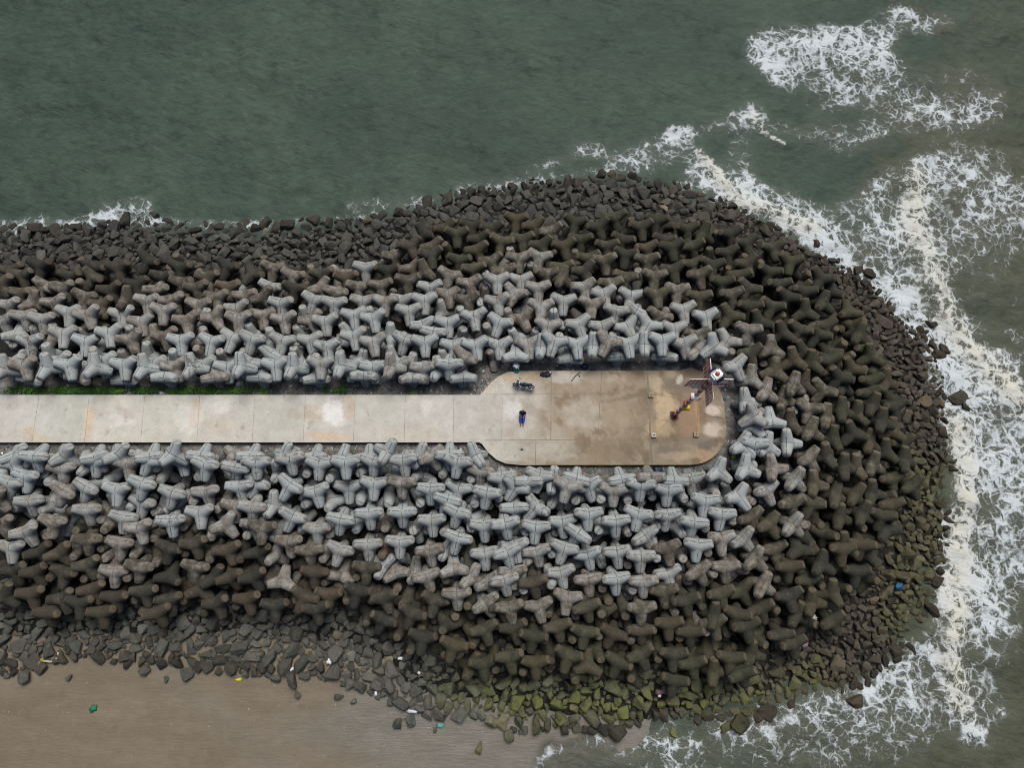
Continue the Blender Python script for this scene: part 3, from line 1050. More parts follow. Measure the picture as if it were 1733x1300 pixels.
-3352,800,-123,312,-328,-521,724,16,0,68,2
-3071,870,-105,-17,-287,174,942,3,0,71,2
-2855,791,-126,384,222,-14,896,14,0,69,2
-2605,759,-135,249,-542,325,734,36,0,49,2
-2267,760,-136,-271,-584,303,703,0,0,85,2
-2017,779,-131,43,346,-434,830,19,0,23,2
-1764,845,-80,100,-384,-328,857,4,0,1,2
-1444,853,-112,452,-266,-532,665,5,0,82,2
-1253,800,-125,404,143,598,678,9,0,31,2
-1005,802,-123,-367,-166,201,893,4,0,14,2
-677,882,-103,41,105,505,855,5,0,1,2
-535,745,-133,-135,-447,-350,812,0,0,2,2
1849,812,-119,-29,-132,590,796,17,0,42,2
2117,798,-149,-232,39,-375,897,47,0,0,2
2382,748,-232,460,-406,274,741,29,23,27,2
2645,788,-283,129,-343,-574,732,61,59,35,2
2877,722,-340,41,627,-357,691,85,61,1,2
3156,720,-400,247,-184,-234,922,93,30,26,2
2040,994,-142,137,549,237,790,30,0,0,2
2234,1020,-185,-7,693,474,544,40,0,11,2
2486,1046,-237,-76,-115,-254,957,75,20,25,2
2812,994,-309,-177,-58,331,925,101,45,26,2
3014,1042,-353,21,-614,-161,772,106,69,1,2
2086,1248,-144,602,85,556,567,40,60,1,2
2403,1214,-214,-94,505,246,822,77,64,36,2
2625,1171,-263,518,460,-493,-527,33,20,3,2
2938,1203,-330,-127,563,428,696,119,25,4,2
3166,1189,-383,126,192,524,820,106,50,37,2
2008,1466,-132,365,358,297,807,61,0,2,2
2235,1455,-184,209,307,-403,836,48,41,39,2
2462,1450,-234,-370,46,-409,833,72,63,26,2
2777,1460,-303,-264,491,157,815,113,35,25,2
3039,1431,-359,-169,451,383,788,113,41,14,2
-4651,1666,-137,-301,-20,166,939,8,0,68,2
-4367,1654,-134,-333,-322,-521,717,10,0,35,2
-4106,1717,-150,-168,586,245,754,18,0,21,2
-3843,1705,-149,-78,487,-175,852,0,0,49,2
-3630,1698,-134,645,-22,413,-643,3,0,55,2
-3377,1642,-131,-76,592,-418,685,0,0,69,2
-3068,1683,-141,169,-374,-162,897,23,0,5,2
-2849,1732,-155,-415,382,-2,826,6,0,58,2
-2545,1635,-131,-266,138,79,951,8,0,74,2
-2266,1560,-111,348,-223,-250,876,19,0,4,2
-2019,1755,-134,-213,99,201,951,7,0,43,2
-1847,1573,-115,-197,-655,-69,727,4,0,2,2
-1475,1675,-146,486,134,40,863,8,0,8,2
-1233,1689,-146,-334,-368,140,856,43,0,9,2
-1010,1557,-107,-291,-195,22,936,13,0,5,2
-709,1653,-129,478,-51,545,687,2,0,28,2
-424,1634,-121,242,-247,-385,856,14,0,6,2
1933,1622,-133,515,-342,-343,707,27,60,2,2
2154,1693,-180,303,226,-371,848,47,57,37,2
2374,1655,-221,252,158,-347,890,76,28,21,2
2642,1681,-283,563,51,-370,737,74,41,15,2
2900,1641,-335,430,-49,-520,737,118,64,4,2
3141,1686,-389,-182,-109,107,971,140,69,6,2
-4484,1899,-201,-386,-95,222,890,0,0,47,2
-4241,1855,-192,516,254,453,-682,24,0,35,2
-3964,1848,-189,349,514,-49,782,5,0,27,2
-3666,1985,-221,437,-467,-88,763,23,0,0,2
-3385,1940,-209,-110,-100,361,921,38,0,81,2
-3163,1859,-188,305,132,-523,785,13,0,13,2
-2907,1877,-193,355,-495,-183,772,11,0,1,2
-2707,1921,-205,-486,-115,381,778,8,0,18,2
-2395,1915,-208,-447,346,256,784,15,0,49,2
-2198,1794,-178,-342,-31,-400,850,9,0,27,2
-1904,1814,-187,142,-148,483,851,9,0,8,2
-1621,1881,-209,499,-406,-393,657,8,0,2,2
-1458,1854,-198,-452,-282,158,832,7,0,52,2
-1098,1862,-190,-467,202,369,778,8,0,22,2
-874,1908,-194,-341,-572,3,746,5,0,0,2
-607,1893,-182,575,-207,294,-735,9,0,6,2
-284,1933,-131,-278,444,-420,741,43,0,41,2
-110,1830,-130,690,109,-307,647,1,0,55,2
107,1937,-146,-79,-623,14,778,14,0,79,2
492,1812,-119,-300,637,-420,573,3,0,32,2
701,1878,-131,462,155,-327,810,11,0,61,2
925,1961,-149,-41,626,-445,639,9,0,75,2
1279,1846,-126,-127,231,497,827,17,0,9,2
1483,1919,-140,162,331,-497,785,46,0,23,2
1767,1900,-153,346,25,614,709,23,0,27,2
2010,1868,-186,568,285,499,589,11,68,0,2
2251,1893,-227,95,474,5,875,110,60,2,2
2517,1903,-272,-397,-246,-539,701,103,58,11,2
2814,1887,-334,-472,-88,-249,841,104,69,39,2
3035,1895,-380,314,-150,-304,887,82,46,6,2
-4612,2118,-257,-65,653,479,-583,44,0,45,2
-4370,2109,-261,-89,-607,-156,774,45,0,66,2
-4118,2098,-255,304,229,263,887,18,0,11,2
-3816,2152,-268,461,463,-420,630,24,0,59,2
-3582,2192,-256,-35,296,-260,918,63,22,15,2
-3370,2132,-259,156,-115,-482,854,10,0,24,2
-3099,2132,-259,148,-649,18,746,71,0,23,2
-2826,2102,-254,-353,491,-523,601,29,0,44,2
-2565,2146,-272,-215,-445,4,869,12,0,9,2
-2282,2113,-268,-345,485,261,760,17,0,0,2
-2023,2101,-267,-263,-250,314,877,3,0,1,2
-1693,2213,-309,436,510,476,568,56,0,28,2
-1518,2099,-272,-440,355,454,689,13,0,74,2
-1265,2103,-261,248,153,363,885,55,0,0,2
-993,2137,-257,-203,-303,304,880,50,0,42,2
-771,2131,-243,-171,-102,498,844,26,0,18,2
-482,2111,-218,464,307,501,663,10,0,72,2
-184,2137,-197,192,555,-448,674,35,0,52,2
110,2176,-178,-142,624,458,617,4,0,84,2
309,2098,-180,-469,-301,310,770,6,0,51,2
593,2092,-177,508,-321,-358,715,43,0,8,2
811,2133,-185,524,-343,-530,-572,5,0,6,2
1107,2117,-179,499,-318,-436,678,20,0,18,2
1330,2134,-185,-268,364,231,862,48,0,42,2
1604,2099,-184,-270,-29,626,731,77,0,52,2
1764,2140,-179,-362,51,71,928,61,68,11,2
2163,2148,-247,517,-72,-552,650,97,31,25,2
2388,2139,-285,57,-589,477,650,99,60,26,2
2642,2125,-326,637,-248,-416,600,125,38,14,2
2842,2103,-359,552,-19,185,813,129,49,28,2
-4467,2355,-325,465,334,-61,817,29,19,11,2
-4224,2353,-326,-192,652,-57,731,60,16,33,2
-3941,2311,-312,-61,667,-335,663,29,3,72,2
-3705,2330,-313,458,-413,109,780,47,5,1,2
-3467,2370,-317,192,-468,-277,817,53,18,30,2
-3171,2336,-312,-280,260,371,846,68,6,1,2
-2952,2371,-319,-150,-414,-330,835,60,13,22,2
-2635,2338,-322,144,-591,-353,711,61,22,3,2
-2413,2370,-334,694,-99,176,691,26,11,5,2
-2134,2336,-333,394,-178,-232,872,31,15,12,2
-1888,2351,-345,333,275,475,767,67,15,6,2
-1600,2369,-352,242,-456,169,840,37,19,84,2
-1355,2378,-338,625,-201,-433,618,85,6,6,2
-1074,2322,-308,186,-375,438,796,55,0,8,2
-851,2357,-298,-2,-365,6,931,20,0,71,2
-599,2387,-277,605,279,-400,629,35,0,28,2
-404,2367,-235,14,-386,-326,863,14,0,47,2
-51,2359,-238,502,-95,78,-856,17,0,1,2
156,2324,-228,-85,-397,-93,909,51,0,9,2
412,2353,-233,-305,-342,-205,865,14,0,7,2
718,2349,-230,418,142,-518,733,16,0,22,2
945,2331,-226,-457,261,-128,841,35,0,55,2
1248,2344,-229,387,366,108,839,63,65,45,2
1486,2325,-229,95,38,-511,853,70,70,27,2
1759,2357,-244,-147,233,-271,922,60,36,37,2
1955,2362,-264,418,-372,451,695,63,62,17,2
2236,2326,-294,414,-222,-445,762,109,53,29,2
2521,2352,-342,1,-312,-508,803,134,38,28,2
2790,2363,-386,-327,-423,118,837,102,56,9,2
-4647,2572,-383,606,-335,377,-615,114,15,23,2
-4407,2566,-385,-14,14,-140,990,74,12,4,2
-4115,2570,-386,176,-492,-294,800,90,3,19,2
-3733,2585,-380,-369,487,414,675,69,6,17,2
-3566,2574,-373,-238,-575,-496,606,114,7,36,2
-3306,2550,-366,-184,644,487,561,85,13,18,2
-3105,2624,-387,460,480,-117,738,85,10,31,2
-2791,2590,-384,-112,-485,-52,866,70,17,4,2
-2554,2558,-381,-14,-310,-94,946,98,8,30,2
-2280,2568,-397,104,70,653,747,134,11,33,2
-1197,2673,-405,418,-284,460,730,43,8,16,2
-957,2553,-349,598,326,-204,703,72,8,13,2
-757,2586,-324,644,21,353,-679,74,38,30,2
-501,2550,-300,141,142,-681,705,78,63,10,2
-225,2597,-285,-384,411,-235,793,67,22,38,2
34,2628,-294,-129,195,-161,959,23,42,6,2
318,2612,-287,-189,-33,-514,836,68,30,0,2
642,2579,-279,518,118,-157,833,86,45,80,2
849,2569,-273,538,185,-477,-670,89,65,23,2
1136,2622,-277,216,-598,-62,769,77,63,40,2
1351,2548,-277,191,-13,154,970,46,63,7,2
1602,2608,-296,521,-304,133,-787,88,52,13,2
1879,2555,-293,-185,-569,112,794,97,52,1,2
2172,2573,-327,-406,-225,-18,885,99,24,19,2
2436,2587,-365,302,248,-463,795,110,48,32,2
2630,2562,-389,527,246,321,-748,140,63,17,2
-825,2807,-380,538,-445,-44,714,135,1,11,2
-527,2772,-344,-102,490,586,637,109,59,32,2
-337,2768,-333,-138,-169,288,932,97,40,13,2
-112,2786,-331,215,414,-425,776,89,26,29,2
158,2790,-327,-162,-344,26,925,76,39,34,2
438,2761,-318,235,201,-261,914,49,54,15,2
702,2802,-323,442,-270,-224,826,113,35,31,2
928,2788,-321,1,-588,-155,794,112,34,17,2
1215,2810,-327,-387,-53,-154,908,105,43,33,2
1450,2792,-331,98,-89,-526,840,102,27,11,2
1697,2831,-347,99,-487,-105,862,106,20,34,2
1991,2823,-356,-176,447,-584,655,95,55,32,2
2297,2822,-386,-172,-2,-511,842,138,38,21,2
-788,3063,-389,-409,-546,345,645,93,9,4,2
-461,3055,-393,22,-644,-349,681,130,49,12,2
-186,3014,-381,328,126,-311,883,124,42,31,2
75,3035,-378,293,643,-329,627,95,40,22,2
318,3029,-373,302,-464,-334,763,109,65,20,2
592,3069,-381,412,571,-34,710,82,28,33,2
859,3053,-376,-83,-550,-419,717,97,31,23,2
1090,2958,-358,-428,9,-242,871,95,29,9,2
1391,3075,-336,-421,-552,319,645,124,59,36,2
1520,3079,-387,-257,-15,-205,944,107,43,19,2
1834,3063,-398,-248,391,-358,811,134,56,32,2"""
# ------------------------------------------------------------------ small helpers
def dseg(p, poly):
    a = poly[:-1]; ab = poly[1:] - a; out = np.full(len(p), 1e9)
    for i in range(len(a)):
        d = p - a[i]; t = np.clip((d @ ab[i]) / (ab[i] @ ab[i] + 1e-12), 0, 1)
        q = d - t[:, None] * ab[i]; out = np.minimum(out, np.hypot(q[:, 0], q[:, 1]))
    return out
def inside(p, poly):
    x, y = p[:, 0], p[:, 1]; c = np.zeros(len(p), bool)
    for i in range(len(poly)):
        x1, y1 = poly[i]; x2, y2 = poly[i - 1]
        c ^= ((y1 > y) != (y2 > y)) & (x < (x2 - x1) * (y - y1) / (y2 - y1 + 1e-12) + x1)
    return c
Wd = lambda P, z: np.array([un(x, y, z) for x, y in P])
crw, tow, edw = Wd(CREST, ZC), Wd(TOE, ZT), Wd(EDGE, WATER)
def sstep(a, b, x):
    t = np.clip((x - a) / (b - a), 0, 1); return t * t * (3 - 2 * t)
_tab = np.random.default_rng(3).random((256, 256))
def vnoise(x, y):
    xi = np.floor(x).astype(int); yi = np.floor(y).astype(int); fx = x - xi; fy = y - yi
    fx = fx * fx * (3 - 2 * fx); fy = fy * fy * (3 - 2 * fy)
    g = lambda i, j: _tab[i % 256, j % 256]
    return (g(xi, yi) * (1 - fx) + g(xi + 1, yi) * fx) * (1 - fy) + (g(xi, yi + 1) * (1 - fx) + g(xi + 1, yi + 1) * fx) * fy
def fbm(x, y, s=1.0, o=4):
    r = 0; a = .5; n = 0
    for k in range(o):
        r = r + a * vnoise(x * s + 17.3 * k, y * s + 9.1 * k); n += a; a *= .5; s *= 2.03
    return r / n
SHORE = Wd([(930, 1500), (915, 1340), (905, 1290), (925, 1262), (960, 1245), (1010, 1235), (1000, 1190)], WATER)
def shore_side(p):
    """Signed distance to the line where sand and water meet: positive on the dry, left side."""
    d = dseg(p, SHORE); ys = SHORE[:, 1]; o = np.argsort(ys)
    return np.where(p[:, 0] < np.interp(p[:, 1], ys[o], SHORE[o, 0]), d, -d)
def sand_z(p):
    d = shore_side(p)
    z = WATER + np.where(d > 0, np.minimum(d * .022, .36), np.maximum(d * .05, -2.5))
    z = z + (fbm(p[:, 0], p[:, 1], .25, 3) - .5) * .06
    return np.where(p[:, 1] > 6, np.minimum(z, -6.0), z)
def mound_z(p):
    dc, dt, de = dseg(p, crw), dseg(p, tow), dseg(p, edw)
    ic, it, ie = inside(p, crw), inside(p, tow), inside(p, edw)
    z = np.where(ic, ZC, np.where(it, ZC + (ZT - ZC) * dc / (dc + dt + 1e-9), np.where(ie, ZT + (ZE - ZT) * dt / (dt + de + 1e-9), ZE - de * .35)))
    return np.maximum(z, -8)
def ground_z(x, y):
    p = np.array([[x, y]]); return float(max(mound_z(p)[0], sand_z(p)[0] if y < 6 else -9))

def tag(o, label=None, cat=None, group=None, kind=None):
    if label: o['label'] = label
    if cat: o['category'] = cat
    if group: o['group'] = group
    if kind: o['kind'] = kind
    return o
def link(name, me, m=None, parent=None):
    o = bpy.data.objects.new(name, me); COL.objects.link(o)
    if m is not None and not me.materials: me.materials.append(m)
    if parent is not None: o.parent = parent
    return o
def empty(name, loc, rz=0.0):
    o = bpy.data.objects.new(name, None); COL.objects.link(o); o.location = loc; o.rotation_euler = (0, 0, rz); o.empty_display_size = .2
    return o
def from_bm(name, bm, m, parent=None, smooth=True):
    me = bpy.data.meshes.new(name); bmesh.ops.recalc_face_normals(bm, faces=bm.faces); bm.to_mesh(me); bm.free()
    me.polygons.foreach_set('use_smooth', [smooth] * len(me.polygons))
    return link(name, me, m, parent)
def np_mesh(name, v, f, attrs=(), smooth=True):
    """v (n,3), f (k,4) or (k,3) arrays -> mesh with optional point attributes."""
    me = bpy.data.meshes.new(name); v = np.asarray(v, np.float32); f = np.asarray(f, np.int32); k = f.shape[1]
    me.vertices.add(len(v)); me.vertices.foreach_set('co', v.ravel())
    me.loops.add(f.size); me.loops.foreach_set('vertex_index', f.ravel())
    me.polygons.add(len(f)); me.polygons.foreach_set('loop_start', np.arange(0, f.size, k, dtype=np.int32))
    me.polygons.foreach_set('use_smooth', np.full(len(f), smooth))
    add_attrs(me, attrs); me.update(); me.validate()
    return me
def add_attrs(me, attrs):
    for an, typ, data in attrs:
        a = me.attributes.new(an, typ, 'POINT')
        key = {'FLOAT': 'value', 'FLOAT_VECTOR': 'vector', 'FLOAT_COLOR': 'color'}[typ]
        a.data.foreach_set(key, np.asarray(data, np.float32).ravel())
def grid(x0, x1, y0, y1, s):
    xs = np.linspace(x0, x1, int(round((x1 - x0) / s)) + 1); ys = np.linspace(y0, y1, int(round((y1 - y0) / s)) + 1)
    X, Y = np.meshgrid(xs, ys); nx = len(xs); ny = len(ys)
    i = np.arange(nx * ny).reshape(ny, nx)
    f = np.stack([i[:-1, :-1], i[:-1, 1:], i[1:, 1:], i[1:, :-1]], -1).reshape(-1, 4)
    return X.ravel(), Y.ravel(), f
# bmesh shape adders
def b_box(bm, c, s, M=None, bev=0.0):
    r = bmesh.ops.create_cube(bm, size=1.0); vs = r['verts']
    bmesh.ops.scale(bm, vec=s, verts=vs); bmesh.ops.translate(bm, vec=c, verts=vs)
    if bev:
        es = list({e for v in vs for e in v.link_edges}); rr = bmesh.ops.bevel(bm, geom=es, offset=bev, segments=2, affect='EDGES')
        vs = list({v for fc in rr['faces'] for v in fc.verts} | {v for v in vs if v.is_valid})
    if M is not None: bmesh.ops.transform(bm, matrix=M, verts=vs)
    return vs
def b_tube(bm, pts, rad, n=8, cap=True):
    pts = [Vector(p) for p in pts]; rs = rad if isinstance(rad, (list, tuple)) else [rad] * len(pts); rings = []
    for i, p in enumerate(pts):
        d = (pts[min(i + 1, len(pts) - 1)] - pts[max(i - 1, 0)]).normalized()
        a = d.cross(Vector((0, 0, 1))) if abs(d.z) < .95 else d.cross(Vector((1, 0, 0))); a.normalize(); b = d.cross(a)
        rings.append([bm.verts.new(p + (a * math.cos(2 * PI * k / n) + b * math.sin(2 * PI * k / n)) * rs[i]) for k in range(n)])
    for A, B in zip(rings, rings[1:]):
        for k in range(n): bm.faces.new((A[k], A[(k + 1) % n], B[(k + 1) % n], B[k]))
    if cap: bm.faces.new(rings[0][::-1]); bm.faces.new(rings[-1])
def b_lathe(bm, prof, n=16, c=(0, 0, 0), M=None):
    rings = []
    for r_, z in prof:
        rings.append([bm.verts.new((c[0] + r_ * math.cos(2 * PI * k / n), c[1] + r_ * math.sin(2 * PI * k / n), c[2] + z)) for k in range(n)])
    for A, B in zip(rings, rings[1:]):
        for k in range(n): bm.faces.new((A[k], A[(k + 1) % n], B[(k + 1) % n], B[k]))
    bm.faces.new(rings[0][::-1]); bm.faces.new(rings[-1])
    if M is not None: bmesh.ops.transform(bm, matrix=M, verts=[v for g in rings for v in g])
def b_torus(bm, Rr, r_, c, axis='Y', n=24, m=8):
    rings = []
    for i in range(n):
        a = 2 * PI * i / n; ring = []
        for j in range(m):
            b = 2 * PI * j / m; q = Rr + r_ * math.cos(b); h = r_ * math.sin(b)
            v = (q * math.cos(a), h, q * math.sin(a)) if axis == 'Y' else (q * math.cos(a), q * math.sin(a), h)
            ring.append(bm.verts.new(Vector(v) + Vector(c)))
        rings.append(ring)
    for i in range(n):
        A, B = rings[i], rings[(i + 1) % n]
        for j in range(m): bm.faces.new((A[j], A[(j + 1) % m], B[(j + 1) % m], B[j]))
def b_ball(bm, c, s, sub=2, M=None):
    r = bmesh.ops.create_icosphere(bm, subdivisions=sub, radius=1.0); vs = r['verts']
    bmesh.ops.scale(bm, vec=s, verts=vs); bmesh.ops.translate(bm, vec=c, verts=vs)
    if M is not None: bmesh.ops.transform(bm, matrix=M, verts=vs)
    return vs
def evaluated(o, name):
    dg = bpy.context.evaluated_depsgraph_get(); dg.update()
    return bpy.data.meshes.new_from_object(o.evaluated_get(dg), depsgraph=dg)
def skin(chains, name, m, parent=None, sub=2):
    """Skeleton chains [(point, radius), ...] welded where points coincide -> one continuous skinned surface."""
    vs, idx, es, rad = [], {}, [], []
    for ch in chains:
        last = None
        for p, r_ in ch:
            k = tuple(round(c, 4) for c in p)
            if k not in idx: idx[k] = len(vs); vs.append(p); rad.append(r_)
            if last is not None and idx[k] != last: es.append((last, idx[k]))
            last = idx[k]
    me = bpy.data.meshes.new(name); me.from_pydata(vs, es, []); o = link(name, me)
    md = o.modifiers.new('s', 'SKIN'); md.use_smooth_shade = True
    for i, sv in enumerate(me.skin_vertices[0].data):
        r_ = rad[i]; sv.radius = (r_, r_) if not isinstance(r_, tuple) else r_; sv.use_root = (i == 0)
    o.modifiers.new('d', 'SUBSURF').levels = sub
    em = evaluated(o, name); bpy.data.objects.remove(o); bpy.data.meshes.remove(me)
    em.polygons.foreach_set('use_smooth', [True] * len(em.polygons)); em.name = name
    em.materials.clear()
    return link(name, em, m, parent)
# ------------------------------------------------------------------ node helpers
class Mat:
    def __init__(s, name, rough=.8, spec=.4):
        s.m = bpy.data.materials.new(name); s.m.use_nodes = True; s.nt = s.m.node_tree; s.b = s.nt.nodes['Principled BSDF']
        s.b.inputs['Roughness'].default_value = rough; s.b.inputs['Specular IOR Level'].default_value = spec
    def put(s, inp, v):
        if isinstance(v, bpy.types.NodeSocket): s.nt.links.new(v, inp)
        elif isinstance(v, (tuple, list)) and len(v) == 3 and inp.type == 'RGBA': inp.default_value = (*v, 1)
        else: inp.default_value = v
    def n(s, typ, ins=None, **kw):
        nd = s.nt.nodes.new('ShaderNode' + typ)
        for k, v in kw.items(): setattr(nd, k, v)
        for k, v in (ins or {}).items(): s.put(nd.inputs[k], v)
        return nd
    def attr(s, name): return s.n('Attribute', attribute_name=name)
    def f(s, name): return s.attr(name).outputs['Fac']
    def pos(s): return s.n('NewGeometry').outputs['Position']
    def ma(s, op, a, b=0.0, c=0.0, clamp=False):
        nd = s.nt.nodes.new('ShaderNodeMath'); nd.operation = op; nd.use_clamp = clamp
        for i, v in enumerate((a, b, c)): s.put(nd.inputs[i], v)
        return nd.outputs[0]
    def vm(s, op, a, b=(0, 0, 0), sc=None):
        nd = s.nt.nodes.new('ShaderNodeVectorMath'); nd.operation = op
        s.put(nd.inputs[0], a); s.put(nd.inputs[1], b)
        if sc is not None: s.put(nd.inputs['Scale'], sc)
        return nd.outputs['Value'] if op in ('DOT_PRODUCT', 'LENGTH') else nd.outputs[0]
    def noise(s, v, scale, detail=4, rough=.55, col=False, dist=0.0):
        nd = s.n('TexNoise', {'Vector': v, 'Scale': scale, 'Detail': detail, 'Roughness': rough, 'Distortion': dist})
        return nd.outputs['Color' if col else 'Fac']
    def step(s, v, a, b):
        nd = s.n('MapRange', interpolation_type='SMOOTHSTEP')
        for k, q in zip(('Value', 'From Min', 'From Max'), (v, a, b)): s.put(nd.inputs[k], q)
        return nd.outputs[0]
    def mix(s, f, a, b, mode='MIX'):
        nd = s.n('Mix', data_type='RGBA', blend_type=mode)
        s.put(nd.inputs[0], f); s.put(nd.inputs[6], a); s.put(nd.inputs[7], b); return nd.outputs[2]
    def ramp(s, f, stops):
        nd = s.n('ValToRGB', {0: f}); e = nd.color_ramp.elements
        while len(e) < len(stops): e.new(.5)
        for el, (p, c) in zip(e, stops): el.position = p; el.color = (*c, 1)
        return nd.outputs[0]
    def gain(s, c, k):  # colour times a scalar socket
        return s.vm('SCALE', c, sc=k)
    def bump(s, h, strength=.5, dist=.05):
        nd = s.n('Bump', {'Height': h, 'Strength': strength, 'Distance': dist}); s.put(s.b.inputs['Normal'], nd.outputs[0])
    def base(s, c): s.put(s.b.inputs['Base Color'], c); return s.m
def plain(name, col, rough=.6, spec=.4, metal=0.0, var=.25, scale=9.0):
    """Painted or plastic surface with grime noise."""
    k = Mat(name, rough, spec); tc = k.n('TexCoord').outputs['Object']
    g = k.ma('MULTIPLY_ADD', k.noise(tc, scale, 5), var * 2, 1 - var)
    k.b.inputs['Metallic'].default_value = metal
    k.bump(k.noise(tc, scale * 5, 3), .15, .01)
    return k.base(k.gain(col, g))
# ------------------------------------------------------------------ materials of the setting
LEG = 1.27
S2, S1 = math.sqrt(2 / 3), math.sqrt(1 / 3)
AX = [(S2, 0, S1), (-S2, 0, S1), (0, S2, -S1), (0, -S2, -S1)]
def mat_tetrapod():
    k = Mat('cast_concrete', .88, .3)
    lp = k.attr('lpos').outputs['Vector']; w = k.f('worn'); ms = k.f('moss'); st = k.f('stain'); sd = k.f('seed')
    q = k.vm('ADD', lp, k.n('CombineXYZ', {0: k.ma('MULTIPLY', sd, 37.0), 1: k.ma('MULTIPLY', sd, 91.0), 2: sd}).outputs[0])
    n1 = k.noise(q, 1.7, 5, .6); n2 = k.noise(q, 9, 6, .65); n3 = k.noise(q, 2.6, 7, .7, dist=.6)
    we = k.ma('ADD', w, k.ma('MULTIPLY', k.ma('SUBTRACT', n1, .5), 1.1), clamp=True)
    col = k.ramp(we, [(0, (.315, .350, .352)), (.28, (.285, .298, .288)), (.48, (.212, .192, .170)), (.70, (.077, .070, .054)), (1, (.029, .029, .0245))])
    warm = k.ma('MULTIPLY', k.step(sd, .55, 1.0), k.step(w, .35, .8))
    col = k.mix(k.ma('MULTIPLY', warm, k.ma('MULTIPLY', n3, .55)), col, (.125, .085, .05))
    col = k.mix(k.ma('MULTIPLY', ms, k.step(n3, .35, .62)), col, (.060, .062, .029))
    sm = k.step(n3, k.ma('SUBTRACT', .86, k.ma('MULTIPLY', st, .42)), k.ma('SUBTRACT', .95, k.ma('MULTIPLY', st, .42)))
    col = k.mix(k.ma('MULTIPLY', sm, .8), col, (.115, .092, .072))
    pale = k.step(k.noise(q, 4.5, 6, .7), .60, .74)
    col = k.mix(k.ma('MULTIPLY', pale, .28), col, (.36, .35, .325))
    col = k.gain(col, k.ma('MULTIPLY_ADD', n2, 1.0, .5))
    d = None
    for a in AX:
        x = k.vm('DOT_PRODUCT', lp, a); d = x if d is None else k.ma('MAXIMUM', d, x)
    cap = k.step(d, LEG - .05, LEG - .02)
    col = k.mix(k.ma('MULTIPLY', cap, k.ma('MULTIPLY_ADD', n1, .8, -.08, clamp=True)), col, k.mix(w, (.38, .36, .325), k.mix(k.step(n1, .35, .6), (.16, .10, .055), (.21, .165, .12))))
    pit = k.step(k.noise(q, 6.5, 5, .7), .62, .72); col = k.mix(k.ma('MULTIPLY', pit, .45), col, (.035, .032, .028))      # chips and pits
    # casting seams along the legs
    sp = k.n('SeparateXYZ', {0: lp})
    wob = k.ma('MULTIPLY', k.ma('SUBTRACT', k.noise(q, 5, 3), .5), .03)
    s1 = k.ma('SUBTRACT', 1.0, k.step(k.ma('ABSOLUTE', k.ma('ADD', sp.outputs[1], wob)), .018, .042))
    s2 = k.ma('SUBTRACT', 1.0, k.step(k.ma('ABSOLUTE', k.ma('ADD', sp.outputs[0], wob)), .018, .042))
    seam = k.ma('MULTIPLY', k.ma('MAXIMUM', s1, s2), k.step(k.noise(q, 3.1, 2), .36, .5))
    col = k.mix(k.ma('MULTIPLY', seam, k.ma('MULTIPLY_ADD', w, -.55, .8)), col, (.05, .045, .04))
    h = k.ma('ADD', k.ma('MULTIPLY', n2, .7), k.ma('MULTIPLY', seam, -.6))
    k.bump(h, .55, .05)
    return k.base(col)
def mat_rock():
    k = Mat('quarry_stone', .85, .35); p = k.pos(); t = k.attr('tint').outputs['Color']; ms = k.f('moss')
    n1 = k.noise(p, 2.3, 6, .65); n2 = k.noise(p, 11, 5, .7)
    col = k.gain(t, k.ma('MULTIPLY_ADD', n1, 1.1, .45))
    col = k.gain(col, k.ma('MULTIPLY_ADD', n2, .8, .6))
    col = k.mix(k.ma('MULTIPLY', ms, k.step(n1, .32, .55)), col, (.115, .125, .036))
    k.bump(k.ma('ADD', n1, k.ma('MULTIPLY', n2, .5)), .8, .12)
    return k.base(col)
def mat_mound():
    k = Mat('packed_rubble', .95, .2); p = k.pos(); z = k.n('SeparateXYZ', {0: p}).outputs[2]
    v = k.n('TexVoronoi', {'Vector': p, 'Scale': 2.6}); c = v.outputs['Color']; d = v.outputs['Distance']
    n = k.noise(p, 14, 5, .7)
    g = k.ma('MULTIPLY_ADD', n, .9, .35)
    sep = k.n('SeparateColor', {0: c}).outputs[0]
    dry = k.mix(sep, (.13, .13, .122), (.26, .25, .23)); wet = k.mix(sep, (.014, .014, .013), (.034, .032, .027))  # wet is the rubble under the armour, darkened to deepen shade in gaps
    col = k.gain(k.mix(k.step(z, -.9, -.5), wet, dry), g)
    k.bump(k.ma('ADD', k.ma('MULTIPLY', d, -1.2), k.ma('MULTIPLY', n, .3)), .9, .12)
    return k.base(col)
